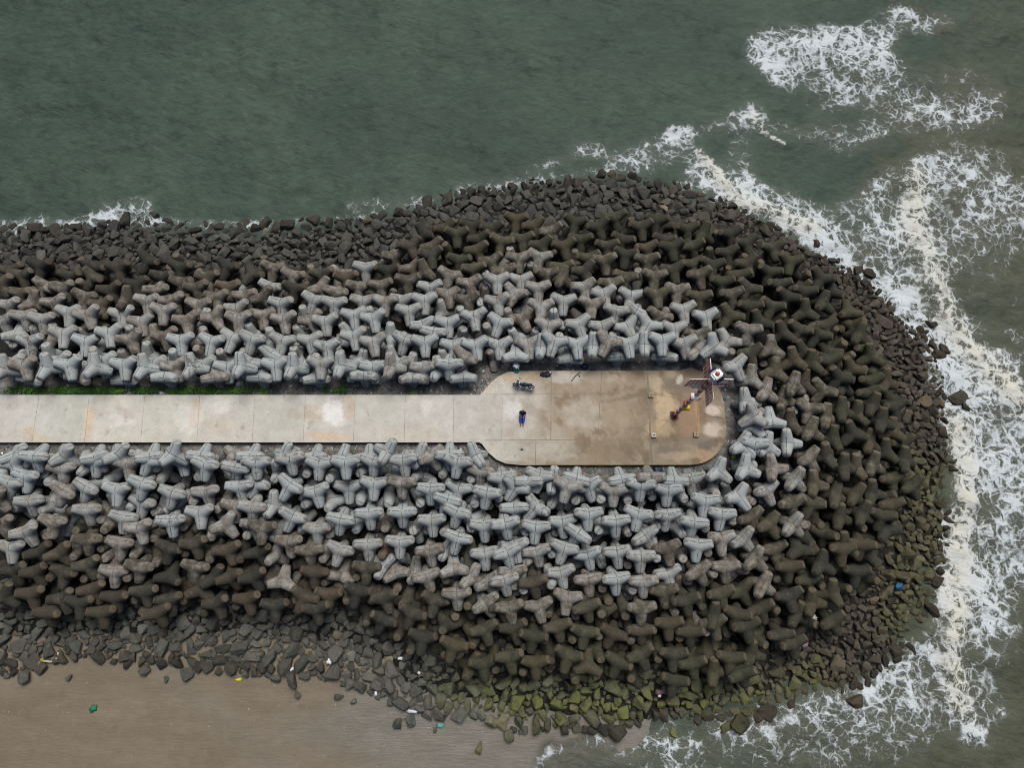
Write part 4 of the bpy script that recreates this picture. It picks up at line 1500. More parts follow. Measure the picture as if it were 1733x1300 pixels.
def mat_water():
    k = Mat('muddy_sea', .16, .14); p = k.pos()
    D = k.f('foam'); cr = k.f('cream'); tb = k.f('silt'); sh = k.f('film')
    wv = k.vm('SCALE', k.vm('SUBTRACT', k.noise(p, .42, 4, .6, True), (.5, .5, .5)), sc=2.6)
    w2 = k.vm('SCALE', k.vm('SUBTRACT', k.noise(p, 1.9, 3, .6, True), (.5, .5, .5)), sc=.55)
    q = k.vm('MULTIPLY', k.vm('ADD', k.vm('ADD', p, wv), w2), (1, 1, 0))
    vo = lambda s_: k.n('TexVoronoi', {'Vector': q, 'Scale': s_}, feature='DISTANCE_TO_EDGE').outputs['Distance']
    e = k.ma('MINIMUM', vo(1.05), k.ma('MULTIPLY_ADD', vo(2.5), 1.25, .05))
    n = k.noise(k.vm('ADD', p, w2), 1.25, 8, .68); nf = k.noise(p, 6.5, 4, .7)
    val = k.ma('ADD', k.ma('MULTIPLY_ADD', D, 1.75, -1.47), k.ma('MULTIPLY', k.ma('SUBTRACT', n, .5), 2.2))
    val = k.ma('ADD', val, k.ma('MULTIPLY_ADD', e, -3.6, .80))
    val = k.ma('ADD', val, k.ma('MULTIPLY', k.ma('SUBTRACT', nf, .5), .5))
    foam = k.ma('MULTIPLY', k.step(val, .0, .72), k.step(D, .02, .16))
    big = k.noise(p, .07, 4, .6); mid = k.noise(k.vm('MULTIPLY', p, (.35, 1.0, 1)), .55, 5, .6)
    col = k.mix(k.step(big, .35, .65), (.041, .064, .051), (.052, .077, .059))
    col = k.mix(tb, col, k.mix(big, (.054, .060, .040), (.070, .074, .050)))
    col = k.mix(k.f('shoal'), col, (.098, .096, .075))
    ripple_tone = k.noise(k.vm('MULTIPLY', k.vm('ADD', p, wv), (.5, 1.6, 1)), 1.5, 6, .7)      # light and dark of ripple facets, painted as streaks
    col = k.gain(col, k.ma('MULTIPLY', k.ma('MULTIPLY_ADD', mid, .5, .76), k.ma('MULTIPLY_ADD', ripple_tone, 1.4, .34)))  # swell and ripple shading put into the base colour
    col = k.mix(k.ma('MULTIPLY', k.step(D, .1, .9), .35), col, (.145, .165, .15))   # water full of fine bubbles
    col = k.mix(foam, col, k.mix(cr, (.52, .57, .60), (.56, .545, .45)))
    k.put(k.b.inputs['Roughness'], k.ma('MULTIPLY_ADD', foam, .6, .3))
    k.b.inputs['IOR'].default_value = 1.33
    ru = k.n('CombineXYZ', {0: k.ma('MULTIPLY', k.vm('DOT_PRODUCT', p, (.95, -.31, 0)), .38), 1: k.vm('DOT_PRODUCT', p, (.31, .95, 0))}).outputs[0]; r1 = k.noise(k.vm('ADD', ru, k.vm('SCALE', w2, sc=.5)), 1.25, 7, .66); r2 = k.noise(p, 5.5, 4, .6)
    h = k.ma('ADD', k.ma('MULTIPLY', r1, .55), k.ma('ADD', k.ma('MULTIPLY', r2, .05), k.ma('MULTIPLY', foam, .10)))
    k.bump(h, .9, .5)
    k.base(col)
    k.put(k.b.inputs['Alpha'], k.ma('MAXIMUM', k.ma('MULTIPLY', foam, .9), sh))
    return k.m
def mat_sand():
    k = Mat('beach_sand', .8, .3); p = k.pos(); wt = k.f('wet')
    n = k.noise(p, 1.1, 7, .6); g = k.noise(p, 28, 3, .8); b = k.noise(k.vm('MULTIPLY', p, (1, 2.2, 1)), .3, 5, .6)
    wm = k.ma('ADD', wt, k.ma('MULTIPLY', k.ma('SUBTRACT', b, .5), .5), clamp=True)
    col = k.mix(wm, k.mix(b, (.138, .113, .079), (.186, .155, .112)), k.mix(b, (.130, .120, .097), (.175, .166, .143)))
    col = k.gain(col, k.ma('MULTIPLY', k.ma('MULTIPLY_ADD', n, .35, .82), k.ma('MULTIPLY_ADD', g, .5, .75)))
    col = k.mix(k.step(k.noise(p, 7.5, 2, .5), .755, .79), col, (.5, .48, .42))     # shell bits
    k.put(k.b.inputs['Roughness'], k.ma('MULTIPLY_ADD', wm, -.4, .85))
    rip = k.noise(k.vm('MULTIPLY', p, (.8, 3.2, 1)), 1.6, 5, .6); col = k.gain(col, k.ma('MULTIPLY_ADD', k.noise(k.vm('MULTIPLY', p, (.35, 1.1, 1)), .8, 6, .65), .5, .75))
    k.bump(k.ma('ADD', k.ma('MULTIPLY', rip, .7), k.ma('ADD', k.ma('MULTIPLY', n, .5), k.ma('MULTIPLY', g, .15))), .6, .14)
    return k.base(col)
def mat_path():
    k = Mat('weathered_slab', .85, .3); p = k.pos(); t = k.attr('tint').outputs['Color']
    n1 = k.noise(p, 1.1, 8, .62); n2 = k.noise(p, 6, 6, .7); n3 = k.noise(p, 26, 3, .7)
    col = k.gain(t, k.ma('MULTIPLY', k.ma('MULTIPLY_ADD', n1, .6, .70), k.ma('MULTIPLY_ADD', n2, .5, .75)))
    col = k.gain(col, k.ma('MULTIPLY_ADD', n3, .3, .85))
    col = k.mix(k.ma('MULTIPLY', k.step(k.noise(p, .9, 9, .75, dist=.4), .56, .70), .45), col, (.13, .10, .07))
    col = k.mix(k.ma('MULTIPLY', k.step(k.noise(p, 3.3, 4, .6), .74, .78), .6), col, (.07, .06, .05))
    col = k.mix(k.ma('MULTIPLY', k.step(k.noise(p, 4.1, 3, .6), .735, .76), .7), col, (.66, .65, .62))
    k.bump(k.ma('ADD', n2, k.ma('MULTIPLY', n3, .4)), .3, .03)
    return k.base(col)
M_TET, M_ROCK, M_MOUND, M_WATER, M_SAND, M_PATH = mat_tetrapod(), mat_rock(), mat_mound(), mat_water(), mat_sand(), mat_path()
# ------------------------------------------------------------------ the mound under everything
x, y, f = grid(-62, 46, -22, 46, .4)
p = np.stack([x, y], 1); z = mound_z(p) + (fbm(x, y, 1.3, 3) - .5) * .25 * (mound_z(p) < ZC - .02)
o = link('rubble_mound', np_mesh('rubble_mound', np.stack([x, y, z], 1), f), M_MOUND); tag(o, kind='structure')
# ------------------------------------------------------------------ sand
x, y, f = grid(-64, 40, -40, 8, .4); p = np.stack([x, y], 1); z = sand_z(p)
d = shore_side(p); drift = fbm(x * .6, y * 1.4, .12, 3)
ppx = np.array([pr(a, b, WATER) for a, b in p])
wet = sstep(430, 720, ppx[:, 0] + (drift - .5) * 420 - np.abs(ppx[:, 1] - 1215) * .6) * .95
wet = np.maximum(wet, sstep(60, 0, np.abs(ppx[:, 0] - 300 - (ppx[:, 1] - 1150) * 1.2)) * .35)
z = np.where(y > 5.5, -9, z)
o = link('beach_sand', np_mesh('beach_sand', np.stack([x, y, z], 1), f, [('wet', 'FLOAT', wet)]), M_SAND); tag(o, kind='structure')
X = 700.0
me = np_mesh('seabed', [(-X, -X, -8.6), (X, -X, -8.6), (X, X, -8.6), (-X, X, -8.6)], [(0, 1, 2, 3)], [('wet', 'FLOAT', [1] * 4)])
tag(link('seabed', me, M_SAND), kind='structure')
# ------------------------------------------------------------------ sea surface: swell, breakers, foam where the surf lies
STROKES = [  # photo points, half width in px, amount
    ([(1300, 85), (1350, 75), (1400, 80)], 72, .84), ([(1290, 80), (1320, 120)], 40, .6), ([(1400, 75), (1480, 100)], 70, .70), ([(1320, 125), (1420, 150)], 60, .62), ([(1480, 60), (1530, 25), (1590, 40)], 50, .66), ([(1515, 15), (1560, 45)], 30, .5),
    ([(1420, 150), (1540, 190), (1620, 195), (1680, 170)], 55, .62), ([(1460, 110), (1560, 150), (1640, 130)], 75, .50), ([(1500, 215), (1620, 240)], 60, .42), ([(1600, 190), (1680, 200)], 40, .3),
    ([(1060, 262), (1110, 240), (1180, 225), (1250, 200), (1280, 190)], 38, .52), ([(1135, 220), (1160, 222)], 22, .9), ([(1320, 215), (1380, 235), (1470, 235)], 42, .50), ([(1380, 190), (1440, 240)], 40, .35),
    ([(1270, 190), (1250, 250), (1265, 310)], 46, .55), ([(1190, 262), (1215, 300), (1255, 338)], 16, .75), ([(1275, 205), (1300, 232), (1325, 245)], 8, .8), ([(1080, 275), (1160, 262), (1200, 290)], 48, .52),
    ([(1190, 305), (1240, 332), (1300, 352), (1370, 385), (1420, 432), (1480, 482), (1530, 515), (1570, 570)], 62, .80), ([(1200, 310), (1300, 358), (1400, 425)], 26, .45), ([(1260, 315), (1330, 335), (1390, 365)], 32, .5),
    ([(1430, 350), (1470, 330), (1500, 290), (1545, 285)], 38, .52), ([(1410, 400), (1480, 400), (1530, 470)], 75, .62), ([(1500, 330), (1535, 390)], 60, .56), ([(1560, 520), (1600, 600)], 60, .5),
    ([(1560, 310), (1640, 310), (1740, 320)], 75, .66), ([(1570, 390), (1650, 385), (1740, 390)], 75, .66), ([(1590, 440), (1700, 450)], 50, .42), ([(1580, 275), (1720, 260)], 45, .45), ([(1660, 350), (1720, 350)], 60, .35),
    ([(1545, 300), (1548, 400), (1578, 470), (1600, 530), (1645, 590), (1695, 645), (1760, 700)], 24, .72), ([(1600, 490), (1640, 590), (1680, 640)], 42, .55), ([(1560, 400), (1590, 470)], 36, .4),
    ([(1650, 500), (1740, 515)], 26, .40), ([(1640, 545), (1740, 565)], 26, .42), ([(1690, 600), (1740, 610)], 36, .5), ([(1660, 470), (1740, 480)], 24, .35),
    ([(1590, 590), (1615, 650), (1640, 720), (1650, 790)], 66, .72), ([(1625, 720), (1640, 800), (1628, 880), (1618, 960), (1612, 1050), (1607, 1120), (1625, 1180), (1645, 1240)], 34, .86),
    ([(1660, 640), (1700, 760), (1690, 880), (1680, 980)], 110, .66), ([(1730, 700), (1740, 820)], 80, .52), ([(1720, 900), (1730, 960)], 60, .40), ([(1670, 1020), (1690, 1110)], 60, .46), ([(1640, 960), (1650, 1060)], 44, .5),
    ([(1650, 1080), (1660, 1150), (1680, 1200)], 44, .42), ([(1600, 1000), (1565, 1085), (1490, 1148), (1400, 1190), (1300, 1222), (1220, 1236)], 32, .55), ([(1590, 880), (1600, 1000)], 30, .5),
    ([(1300, 1240), (1450, 1225), (1560, 1160)], 85, .42), ([(1150, 1262), (1250, 1290), (1400, 1272), (1550, 1252)], 80, .37), ([(900, 1302), (925, 1274), (965, 1260), (1030, 1248), (1110, 1254)], 15, .66), ([(1130, 1240), (1145, 1300)], 20, .35),
    ([(1050, 1275), (1160, 1262)], 40, .36), ([(930, 1295), (1200, 1295)], 40, .28), ([(1600, 1230), (1650, 1290)], 50, .3), ([(1500, 1190), (1590, 1110)], 60, .46), ([(1690, 1200), (1720, 1290)], 50, .28),
    ([(-20, 390), (60, 388), (130, 382), (200, 358), (252, 348)], 28, .6), ([(-20, 378), (250, 372)], 34, .5), ([(250, 374), (340, 382), (480, 378)], 24, .6), ([(590, 352), (700, 334)], 28, .5), ([(150, 345), (250, 335)], 16, .35),
    ([(780, 316), (880, 304), (940, 276), (1010, 248)], 34, .5), ([(1000, 255), (1060, 285)], 36, .46), ([(500, 376), (620, 368), (700, 348), (800, 322), (900, 308), (1040, 286)], 18, .5)]
CRESTS = [([(1545, 300), (1548, 400), (1578, 470), (1600, 530), (1645, 590), (1695, 645), (1760, 700)], 1.1, .32), ([(1620, 720), (1632, 860), (1615, 1000), (1610, 1110), (1630, 1190)], 01.0, .28),
          ([(1190, 262), (1215, 300), (1260, 345), (1370, 385)], .6, .2), ([(1275, 205), (1330, 250)], .4, .2)]
x, y, f = grid(-60, 62, -24, 68, .25); p = np.stack([x, y], 1)
foam = np.zeros(len(p)); rag = fbm(x, y, .45, 4); rag2 = fbm(x + 50, y, 1.4, 3)
for P, w, a in STROKES:
    dd = dseg(p, Wd(P, WATER)); ww = w / 19.5
    foam = 1 - (1 - foam) * (1 - np.clip(a * (1 - sstep(0, 1.25, dd / ww * (.55 + .9 * rag))), 0, .97))
foam = np.clip(foam * (.72 + .56 * fbm(x + 9, y + 31, .9, 4)), 0, 1.05); cream = np.zeros(len(p)); z = np.full(len(p), WATER)
for P, w, h in CRESTS:
    dd = dseg(p, Wd(P, WATER)); cream = np.maximum(cream, .75 * np.exp(-(dd / (w * 1.4)) ** 2) * (.3 + rag2)); z = z + h * np.exp(-(dd / w) ** 2) * (.6 + .8 * rag2)
z = z + .16 * np.sin((x * .35 + y * .93) * .62 + rag * 5) * (.4 + rag) + .10 * np.sin((x * -.5 + y * .86) * 1.5 + rag2 * 4) * rag2 + (fbm(x, y, .6, 3) - .5) * .22 + foam * .10 * (rag2 - .3)
px_ = np.array([pr(a, b, WATER) for a, b in p])
silt = np.clip(sstep(.15, .75, sstep(0, 1, foam) * .35 + sstep(1150, 1750, px_[:, 0] + (rag - .5) * 500) * .55 + sstep(1000, 1250, px_[:, 1]) * .35 - sstep(300, 40, px_[:, 1]) * .12), 0, 1)
sd = shore_side(p); film = sstep(.3, -1.0, sd + (rag - .5) * 1.8); shoal = sstep(-5, 0, sd + (rag - .5) * 4) * (y < 2); film = np.where((y < 2) & (sd > -12), film, 1.0)
z = np.where((y < 3) & (sd > 1.5), WATER - .6, z); z = np.where((sd > -5) & (y < 0), np.minimum(z, WATER + .02), z)
fade = sstep(0, 5, np.minimum(np.minimum(x + 60, 62 - x), np.minimum(y + 24, 68 - y))); z = WATER + (z - WATER) * fade; foam = foam * fade; silt = silt * fade + .2 * (1 - fade)
ne = len(x)
v = np.stack([x, y, z], 1)
# far water: four coarse sheets round the fine one
bx = [(-700, -60), (-60, 62), (62, 700)]; by = [(-700, -24), (-24, 68), (68, 700)]; ev, ef = [], []
for i in range(3):
    for j in range(3):
        if i == 1 and j == 1: continue
        k0 = ne + len(ev); ev += [(a, b, WATER) for a, b in ((bx[i][0], by[j][0]), (bx[i][1], by[j][0]), (bx[i][1], by[j][1]), (bx[i][0], by[j][1]))]; ef.append((k0, k0 + 1, k0 + 2, k0 + 3))
pad = lambda a, q: np.concatenate([a, np.full(len(ev), q)])
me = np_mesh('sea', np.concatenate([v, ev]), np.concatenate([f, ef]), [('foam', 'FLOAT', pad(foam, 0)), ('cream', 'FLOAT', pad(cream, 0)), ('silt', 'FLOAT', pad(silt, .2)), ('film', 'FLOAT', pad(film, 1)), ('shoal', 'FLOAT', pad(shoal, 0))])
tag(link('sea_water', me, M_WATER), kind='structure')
# ------------------------------------------------------------------ concrete path with its rounded end
def arc(c, r_, a0, a1, n): return [(c[0] + r_ * math.cos(R(a0 + (a1 - a0) * i / n)), c[1] + r_ * math.sin(R(a0 + (a1 - a0) * i / n))) for i in range(n + 1)]
yt, yb = un(400, 668.5)[1], un(400, 749)[1]; Yt, Yb = un(1000, 628)[1], un(1000, 787)[1]
xr = un(1227, 700)[0]; xl = un(812, 668)[0]; hr = 3.05
out = [(-75, yb), (xl, yb)]
out += [un(816, 752), un(826, 766), un(840, 778), un(856, 785)]
out += [un(880, 787.3)] + arc((xr - hr, Yb + hr), hr, -90, 0, 10) + arc((xr - hr - .25, Yt - hr + .15), hr + .25, 0, 78, 9) + [un(1150, 627.5), un(880, 628), un(858, 630), un(842, 638), un(830, 648), un(820, 660), (xl, yt), (-75, yt)]
bm = bmesh.new(); bm.faces.new([bm.verts.new((a, b, 0)) for a, b in out])
def cut(lo, hi, step_, ax):
    c = lo
    while c < hi:
        g = bm.verts[:] + bm.edges[:] + bm.faces[:]
        bmesh.ops.bisect_plane(bm, geom=g, dist=1e-5, plane_co=(c, 0, 0) if ax == 0 else (0, c, 0), plane_no=(1, 0, 0) if ax == 0 else (0, 1, 0)); c += step_
cut(-46, xr, .14, 0); cut(Yb + .1, Yt, .14, 1)
top = bm.faces[:]
r_ = bmesh.ops.extrude_face_region(bm, geom=top)
bmesh.ops.translate(bm, vec=(0, 0, -.55), verts=[g for g in r_['geom'] if isinstance(g, bmesh.types.BMVert)])
bmesh.ops.recalc_face_normals(bm, faces=bm.faces)
me = bpy.data.meshes.new('path'); bm.to_mesh(me); bm.free()
co = np.empty(len(me.vertices) * 3, np.float32); me.vertices.foreach_get('co', co); co = co.reshape(-1, 3); p = co[:, :2].astype(float)
JX = [(-150, -170), (66, 54), (151, 143), (245, 238), (338, 333), (431, 427), (517, 513), (601, 598), (686, 684), (768, 767)]
jw = sorted(un(a, 668)[0] for a, b in JX) + [un(850, 668)[0], un(932, 668)[0], un(1017, 668)[0], un(1101, 668)[0]]
pan = np.searchsorted(np.array(jw), p[:, 0]) + np.where(p[:, 1] > yt, 20, np.where(p[:, 1] < yb, 40, 0))
prand = np.random.default_rng(8).normal(0, 1, (64, 3))[pan % 64]
qx = np.array([pr(a, b, 0) for a, b in p])
tl = np.array([.455, .448, .40]); tr = np.array([.262, .218, .158])
mixr = sstep(760, 1030, qx[:, 0] + (fbm(p[:, 0], p[:, 1], .5, 3) - .5) * 160)[:, None]
tint = tl * (1 - mixr) + tr * mixr; mot = fbm(p[:, 0] + 7, p[:, 1] + 3, 1.3, 5); tint = tint * (1 - .38 * mixr * sstep(.47, .62, mot)[:, None] * np.array([.85, 1.0, 1.15])); tint = tint * (1 + prand[:, :1] * .04 + prand * .008)
n1 = fbm(p[:, 0], p[:, 1], .9, 5); n3_ = fbm(p[:, 0], p[:, 1] + 20, 6.0, 3); n2 = fbm(p[:, 0] + 40, p[:, 1], 2.6, 4)
STAINS = [  # px centre, radii px, turn, colour, amount
    (1150, 700, 62, 66, 0, (.20, .14, .09), .68), (1058, 708, 44, 74, 0, (.24, .19, .135), .6), (1040, 765, 50, 22, 0, (.20, .155, .11), .65), (990, 650, 80, 16, 0, (.33, .27, .2), .5),
    (60, 710, 40, 30, 0, (.50, .50, .47), .5), (55, 735, 30, 12, 30, (.52, .42, .29), .5), (150, 715, 10, 40, 8, (.54, .43, .30), .6), (215, 700, 22, 9, 30, (.27, .21, .15), .75), (210, 708, 30, 20, 0, (.60, .60, .58), .5),
    (330, 700, 12, 28, 10, (.50, .37, .25), .6), (318, 710, 26, 30, 0, (.62, .62, .60), .5), (372, 690, 20, 12, 0, (.62, .61, .58), .5), (372, 720, 35, 20, 0, (.47, .39, .29), .35), (497, 700, 14, 10, 20, (.33, .29, .22), .5),
    (567, 698, 30, 26, 0, (.68, .68, .66), .8), (590, 690, 14, 26, 0, (.42, .33, .23), .6), (555, 738, 44, 9, 5, (.52, .38, .25), .6), (530, 700, 20, 18, 40, (.44, .36, .26), .5), (722, 690, 12, 16, 0, (.58, .57, .54), .5),
    (700, 730, 60, 14, 0, (.45, .40, .32), .4), (868, 693, 20, 18, -40, (.56, .57, .55), .65), (815, 650, 30, 20, 0, (.48, .36, .24), .3), (905, 636, 30, 10, 0, (.46, .34, .22), .6), (860, 640, 25, 8, 20, (.47, .35, .23), .5),
    (970, 658, 50, 12, 0, (.27, .22, .16), .6), (960, 640, 30, 12, 0, (.50, .48, .44), .5), (1060, 642, 40, 12, 0, (.33, .26, .19), .55), (1045, 700, 34, 38, 0, (.33, .27, .19), .55), (1010, 770, 26, 30, 60, (.22, .17, .11), .45),
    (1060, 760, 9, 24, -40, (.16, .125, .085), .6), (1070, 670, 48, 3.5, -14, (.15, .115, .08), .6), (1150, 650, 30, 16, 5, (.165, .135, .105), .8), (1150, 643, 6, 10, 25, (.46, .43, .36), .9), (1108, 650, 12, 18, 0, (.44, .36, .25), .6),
    (1125, 690, 22, 30, 0, (.50, .39, .25), .75), (1120, 725, 26, 16, 0, (.48, .37, .23), .7), (1165, 715, 24, 30, 10, (.27, .185, .12), .8), (1141, 705, 10, 8, 0, (.10, .08, .06), .9), (1195, 660, 22, 20, -40, (.25, .165, .105), .7),
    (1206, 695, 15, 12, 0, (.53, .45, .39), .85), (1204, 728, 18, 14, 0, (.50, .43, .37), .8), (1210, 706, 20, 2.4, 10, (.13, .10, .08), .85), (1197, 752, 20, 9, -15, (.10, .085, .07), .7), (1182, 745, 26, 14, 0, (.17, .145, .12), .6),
    (1125, 765, 22, 14, 0, (.17, .15, .12), .7), (1150, 772, 40, 8, 0, (.45, .35, .23), .5), (1195, 772, 22, 10, 30, (.38, .25, .16), .5), (985, 700, 40, 30, 0, (.41, .385, .33), .5), (883, 761, 4, 3, 0, (.12, .115, .11), .8),
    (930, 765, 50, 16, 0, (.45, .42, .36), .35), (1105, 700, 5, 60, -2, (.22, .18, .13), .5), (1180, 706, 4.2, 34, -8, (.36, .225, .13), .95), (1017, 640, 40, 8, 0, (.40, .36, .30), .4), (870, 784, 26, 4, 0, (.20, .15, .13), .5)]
for cx, cy, rx, ry, an, c_, am in STAINS:
    u = (qx[:, 0] - cx); w_ = (qx[:, 1] - cy); ca, sa = math.cos(R(an)), math.sin(R(an))
    d_ = np.hypot((u * ca + w_ * sa) / rx, (-u * sa + w_ * ca) / ry)
    m_ = (am * (1 - sstep(.62, 1.1, d_ * (.05 + 1.9 * (n1 * .3 + n2 * .4 + n3_ * .3)))))[:, None]
    tint = tint * (1 - m_) + np.array(c_) * m_
add_attrs(me, [('tint', 'FLOAT_COLOR', np.concatenate([np.clip(tint, .02, .8), np.ones((len(p), 1))], 1))])
path = link('concrete_path', me, M_PATH); tag(path, kind='structure')
M_JOINT = plain('joint_grime', (.20, .17, .13), .95, .2)
def joint(a, b, w):
    a, b = Vector((*un(*a), .004)), Vector((*un(*b), .004)); n_ = (b - a).cross(Vector((0, 0, 1))).normalized() * w / 2; k_ = max(2, int((b - a).length / .3))
    vs, fs = [], []
    for i in range(k_ + 1):
        c_ = a.lerp(b, i / k_); e_ = random.uniform(.6, 1.35); vs += [tuple(c_ - n_ * e_), tuple(c_ + n_ * e_)]
        if i: fs.append((2 * i - 2, 2 * i - 1, 2 * i + 1, 2 * i))
    link('joint', np_mesh('joint', vs, fs), M_JOINT, path)
for a, b in JX: joint((a, 669.6), (b, 747.6), .022)
joint((850, 669), (849, 744), .025); joint((933, 629.5), (932, 744), .05); joint((907, 746), (906, 785.5), .04); joint((1018, 629.5), (1012, 743), .045); joint((1009, 745), (1008, 785.5), .04)
joint((1095.5, 629.5), (1103, 785.5), .15); joint((822, 667.5), (1094, 667.5), .035); joint((1097, 668), (1180, 676), .035); joint((820, 745.5), (1102, 743.5), .04); joint((1105, 743), (1200, 745), .04)
# ------------------------------------------------------------------ tetrapods
def tetrapod_proto():
    bm = bmesh.new()
    for a in AX:
        M_ = Vector((0, 0, 1)).rotation_difference(Vector(a)).to_matrix().to_4x4()
        b_lathe(bm, [(.57, -.12), (.525, .25), (.345, LEG - .10), (.315, LEG - .03), (.25, LEG)], 20, M=M_)
    b_ball(bm, (0, 0, 0), (.56, .56, .56), 3)
    o = from_bm('proto', bm, None)
    m = o.modifiers.new('r', 'REMESH'); m.mode = 'VOXEL'; m.voxel_size = .05
    m = o.modifiers.new('s', 'SMOOTH'); m.iterations = 4; m.factor = .5
    m = o.modifiers.new('d', 'DECIMATE'); m.ratio = .085
    me = evaluated(o, 'p'); bpy.data.objects.remove(o)
    bm = bmesh.new(); bm.from_mesh(me); bmesh.ops.triangulate(bm, faces=bm.faces)
    v = np.array([q.co[:] for q in bm.verts]); f = np.array([[q.index for q in fc.verts] for fc in bm.faces]); bm.free()
    return v, f
TV, TF = tetrapod_proto()
rows = np.array([[int(c) for c in l.split(',')] for l in TET.split()])
tp = rows[:, :3] / 100.0; tq = rows[:, 3:7] / 1000.0; tw = rows[:, 7:10] / 100.0; tvis = rows[:, 10]
seeds = np.random.default_rng(2).random(len(rows))
def tet_world(i):
    Rm = np.array(Quaternion(tq[i]).normalized().to_matrix()); return TV @ Rm.T
RW = ['first', 'second', 'third', 'fourth', 'fifth', 'sixth', 'seventh', 'eighth']
def nth(n): return ['zeroth', 'first', 'second', 'third', 'fourth', 'fifth', 'sixth', 'seventh', 'eighth', 'ninth', 'tenth'][n] if n <= 10 else f"{n}{'th' if 10 < n % 100 < 14 else {1: 'st', 2: 'nd', 3: 'rd'}.get(n % 10, 'th')}"
dc, dt = dseg(tp[:, :2], crw), dseg(tp[:, :2], tow)
trow = np.clip((dc / (dc + dt) * 7.0).astype(int), 0, 6)
tpx = np.array([pr(*c) for c in tp])
def zone(px, py):
    if px > 1195: return 'round the seaward end', math.atan2(py - 710, px - 1150)
    if px < 812: return ('above the walkway' if py < 710 else 'below the walkway'), px
    return ('above the platform' if py < 710 else 'below the platform'), px
zn = [zone(*c) for c in tpx]
order = {}
for key in {(zn[i][0], trow[i]) for i in range(len(rows)) if tvis[i] >= 0 and -20 < tpx[i][0] < 1760}:
    L = sorted([i for i in range(len(rows)) if (zn[i][0], trow[i]) == key and rows[i, 10] != 2 and -20 < tpx[i][0] < 1760], key=lambda i: zn[i][1])
    for k_, i in enumerate(L): order[i] = k_ + 1
def tone(w_, m_):
    if m_ > .5: return 'mossy olive'
    return 'pale grey' if w_ < .25 else 'pinkish grey' if w_ < .5 else 'weathered brown' if w_ < .78 else 'dark slimy'
sv, sf, sl, sw, so = [], [], [], [], 0
for i in range(len(rows)):
    V = tet_world(i); at = np.tile([*tw[i], seeds[i]], (len(V), 1))
    if tvis[i] == 1:
        at_ = [('lpos', 'FLOAT_VECTOR', TV), ('worn', 'FLOAT', at[:, 0]), ('moss', 'FLOAT', at[:, 1]), ('stain', 'FLOAT', at[:, 2]), ('seed', 'FLOAT', at[:, 3])]
        o = link('tetrapod', np_mesh('tetrapod', V, TF, at_), M_TET); o.location = tp[i]
        up = max((np.array(Quaternion(tq[i]).to_matrix()) @ np.array(AX).T)[2])
        form = 'upright-leg' if up > .9 else 'two-arm' if up < .66 else 'tilted'
        z_ = zn[i][0]; frm = 'clockwise' if 'seaward' in z_ else 'from left'
        tag(o, f"{tone(tw[i,0], tw[i,1])} {form} tetrapod, {nth(order.get(i, 1))} {frm} in {RW[trow[i]]} row {z_}", 'tetrapod', 'concrete tetrapods armouring the breakwater')
    else:
        sv.append(V + tp[i]); sf.append(TF + so); so += len(V); sl.append(np.tile(TV, (1, 1))); sw.append(at)
sw = np.concatenate(sw); me = np_mesh('tetrapod_mass', np.concatenate(sv), np.concatenate(sf), [('lpos', 'FLOAT_VECTOR', np.concatenate(sl)), ('worn', 'FLOAT', sw[:, 0]), ('moss', 'FLOAT', sw[:, 1]), ('stain', 'FLOAT', sw[:, 2]), ('seed', 'FLOAT', sw[:, 3])])
tag(link('tetrapod_mass', me, M_TET), 'the remaining tetrapods packed between and under the larger looking ones', 'tetrapods', kind='stuff')
# ------------------------------------------------------------------ rubble stones at the toe
def rock_proto(s):
    rr = np.random.default_rng(100 + s); bm = bmesh.new()
    for k_ in range(15):
        v = rr.normal(size=3); v /= np.linalg.norm(v); v = np.sign(v) * np.abs(v) ** .8; bm.verts.new(v * rr.uniform(.82, 1.1))
    h = bmesh.ops.convex_hull(bm, input=bm.verts)
    bmesh.ops.delete(bm, geom=[v for v in bm.verts if not v.link_faces], context='VERTS')
    bmesh.ops.bevel(bm, geom=bm.edges[:], offset=.07, segments=1, affect='EDGES')
    bmesh.ops.triangulate(bm, faces=bm.faces)
    bmesh.ops.subdivide_edges(bm, edges=[e for e in bm.edges if e.calc_length() > .55], cuts=1, use_grid_fill=True)
    bmesh.ops.triangulate(bm, faces=bm.faces); bm.verts.index_update()
    v = np.array([q.co[:] for q in bm.verts]); f = np.array([[q.index for q in fc.verts] for fc in bm.faces]); bm.free()
    v = v + rr.normal(0, .022, v.shape); return v, f
RP = [rock_proto(s) for s in range(14)]
named = [(1120, 292, .62, -.1), (1123, 303, .4, 0), (900, 300, .4, -.1), (1382, 395, .6, 0), (1383, 414, .62, 0), (1346, 362, .4, 0), (1455, 455, .6, .1), (1472, 464, .6, .1), (1580, 547, .5, .1), (1600, 590, .55, .1), (1622, 672, .7, .1), (1636, 688, .6, 0),
         (1575, 548, .45, .1), (1605, 628, .4, 0), (1253, 1226, .8, .1), (1446, 1184, .85, .1), (1300, 1206, .75, .1), (1040, 1240, .85, .1), (1020, 1234, .55, .1), (1142, 1240, .5, 0), (1230, 1232, .6, 0), (675, 1225, .5, .1), (698, 1218, .55, .1), (812, 1266, .42, .05), (862, 1246, .5, .05),
         (505, 1175, .3, .05), (497, 1149, .62, .1), (470, 1146, .45, .1), (250, 1134, .45, .1), (283, 1150, .28, 0), (321, 1140, .6, .1), (121, 1146, .28, .05), (47, 1144, .55, .1), (30, 1138, .35, .1), (76, 1131, .55, .1), (600, 1186, .25, 0), (738, 1236, .25, 0), (575, 1178, .35, .1), (60, 384, .6, .1), (20, 383, .5, .1), (262, 362, .6, .2), (215, 372, .7, .2), (1590, 600, .6, .1)]
RK = []
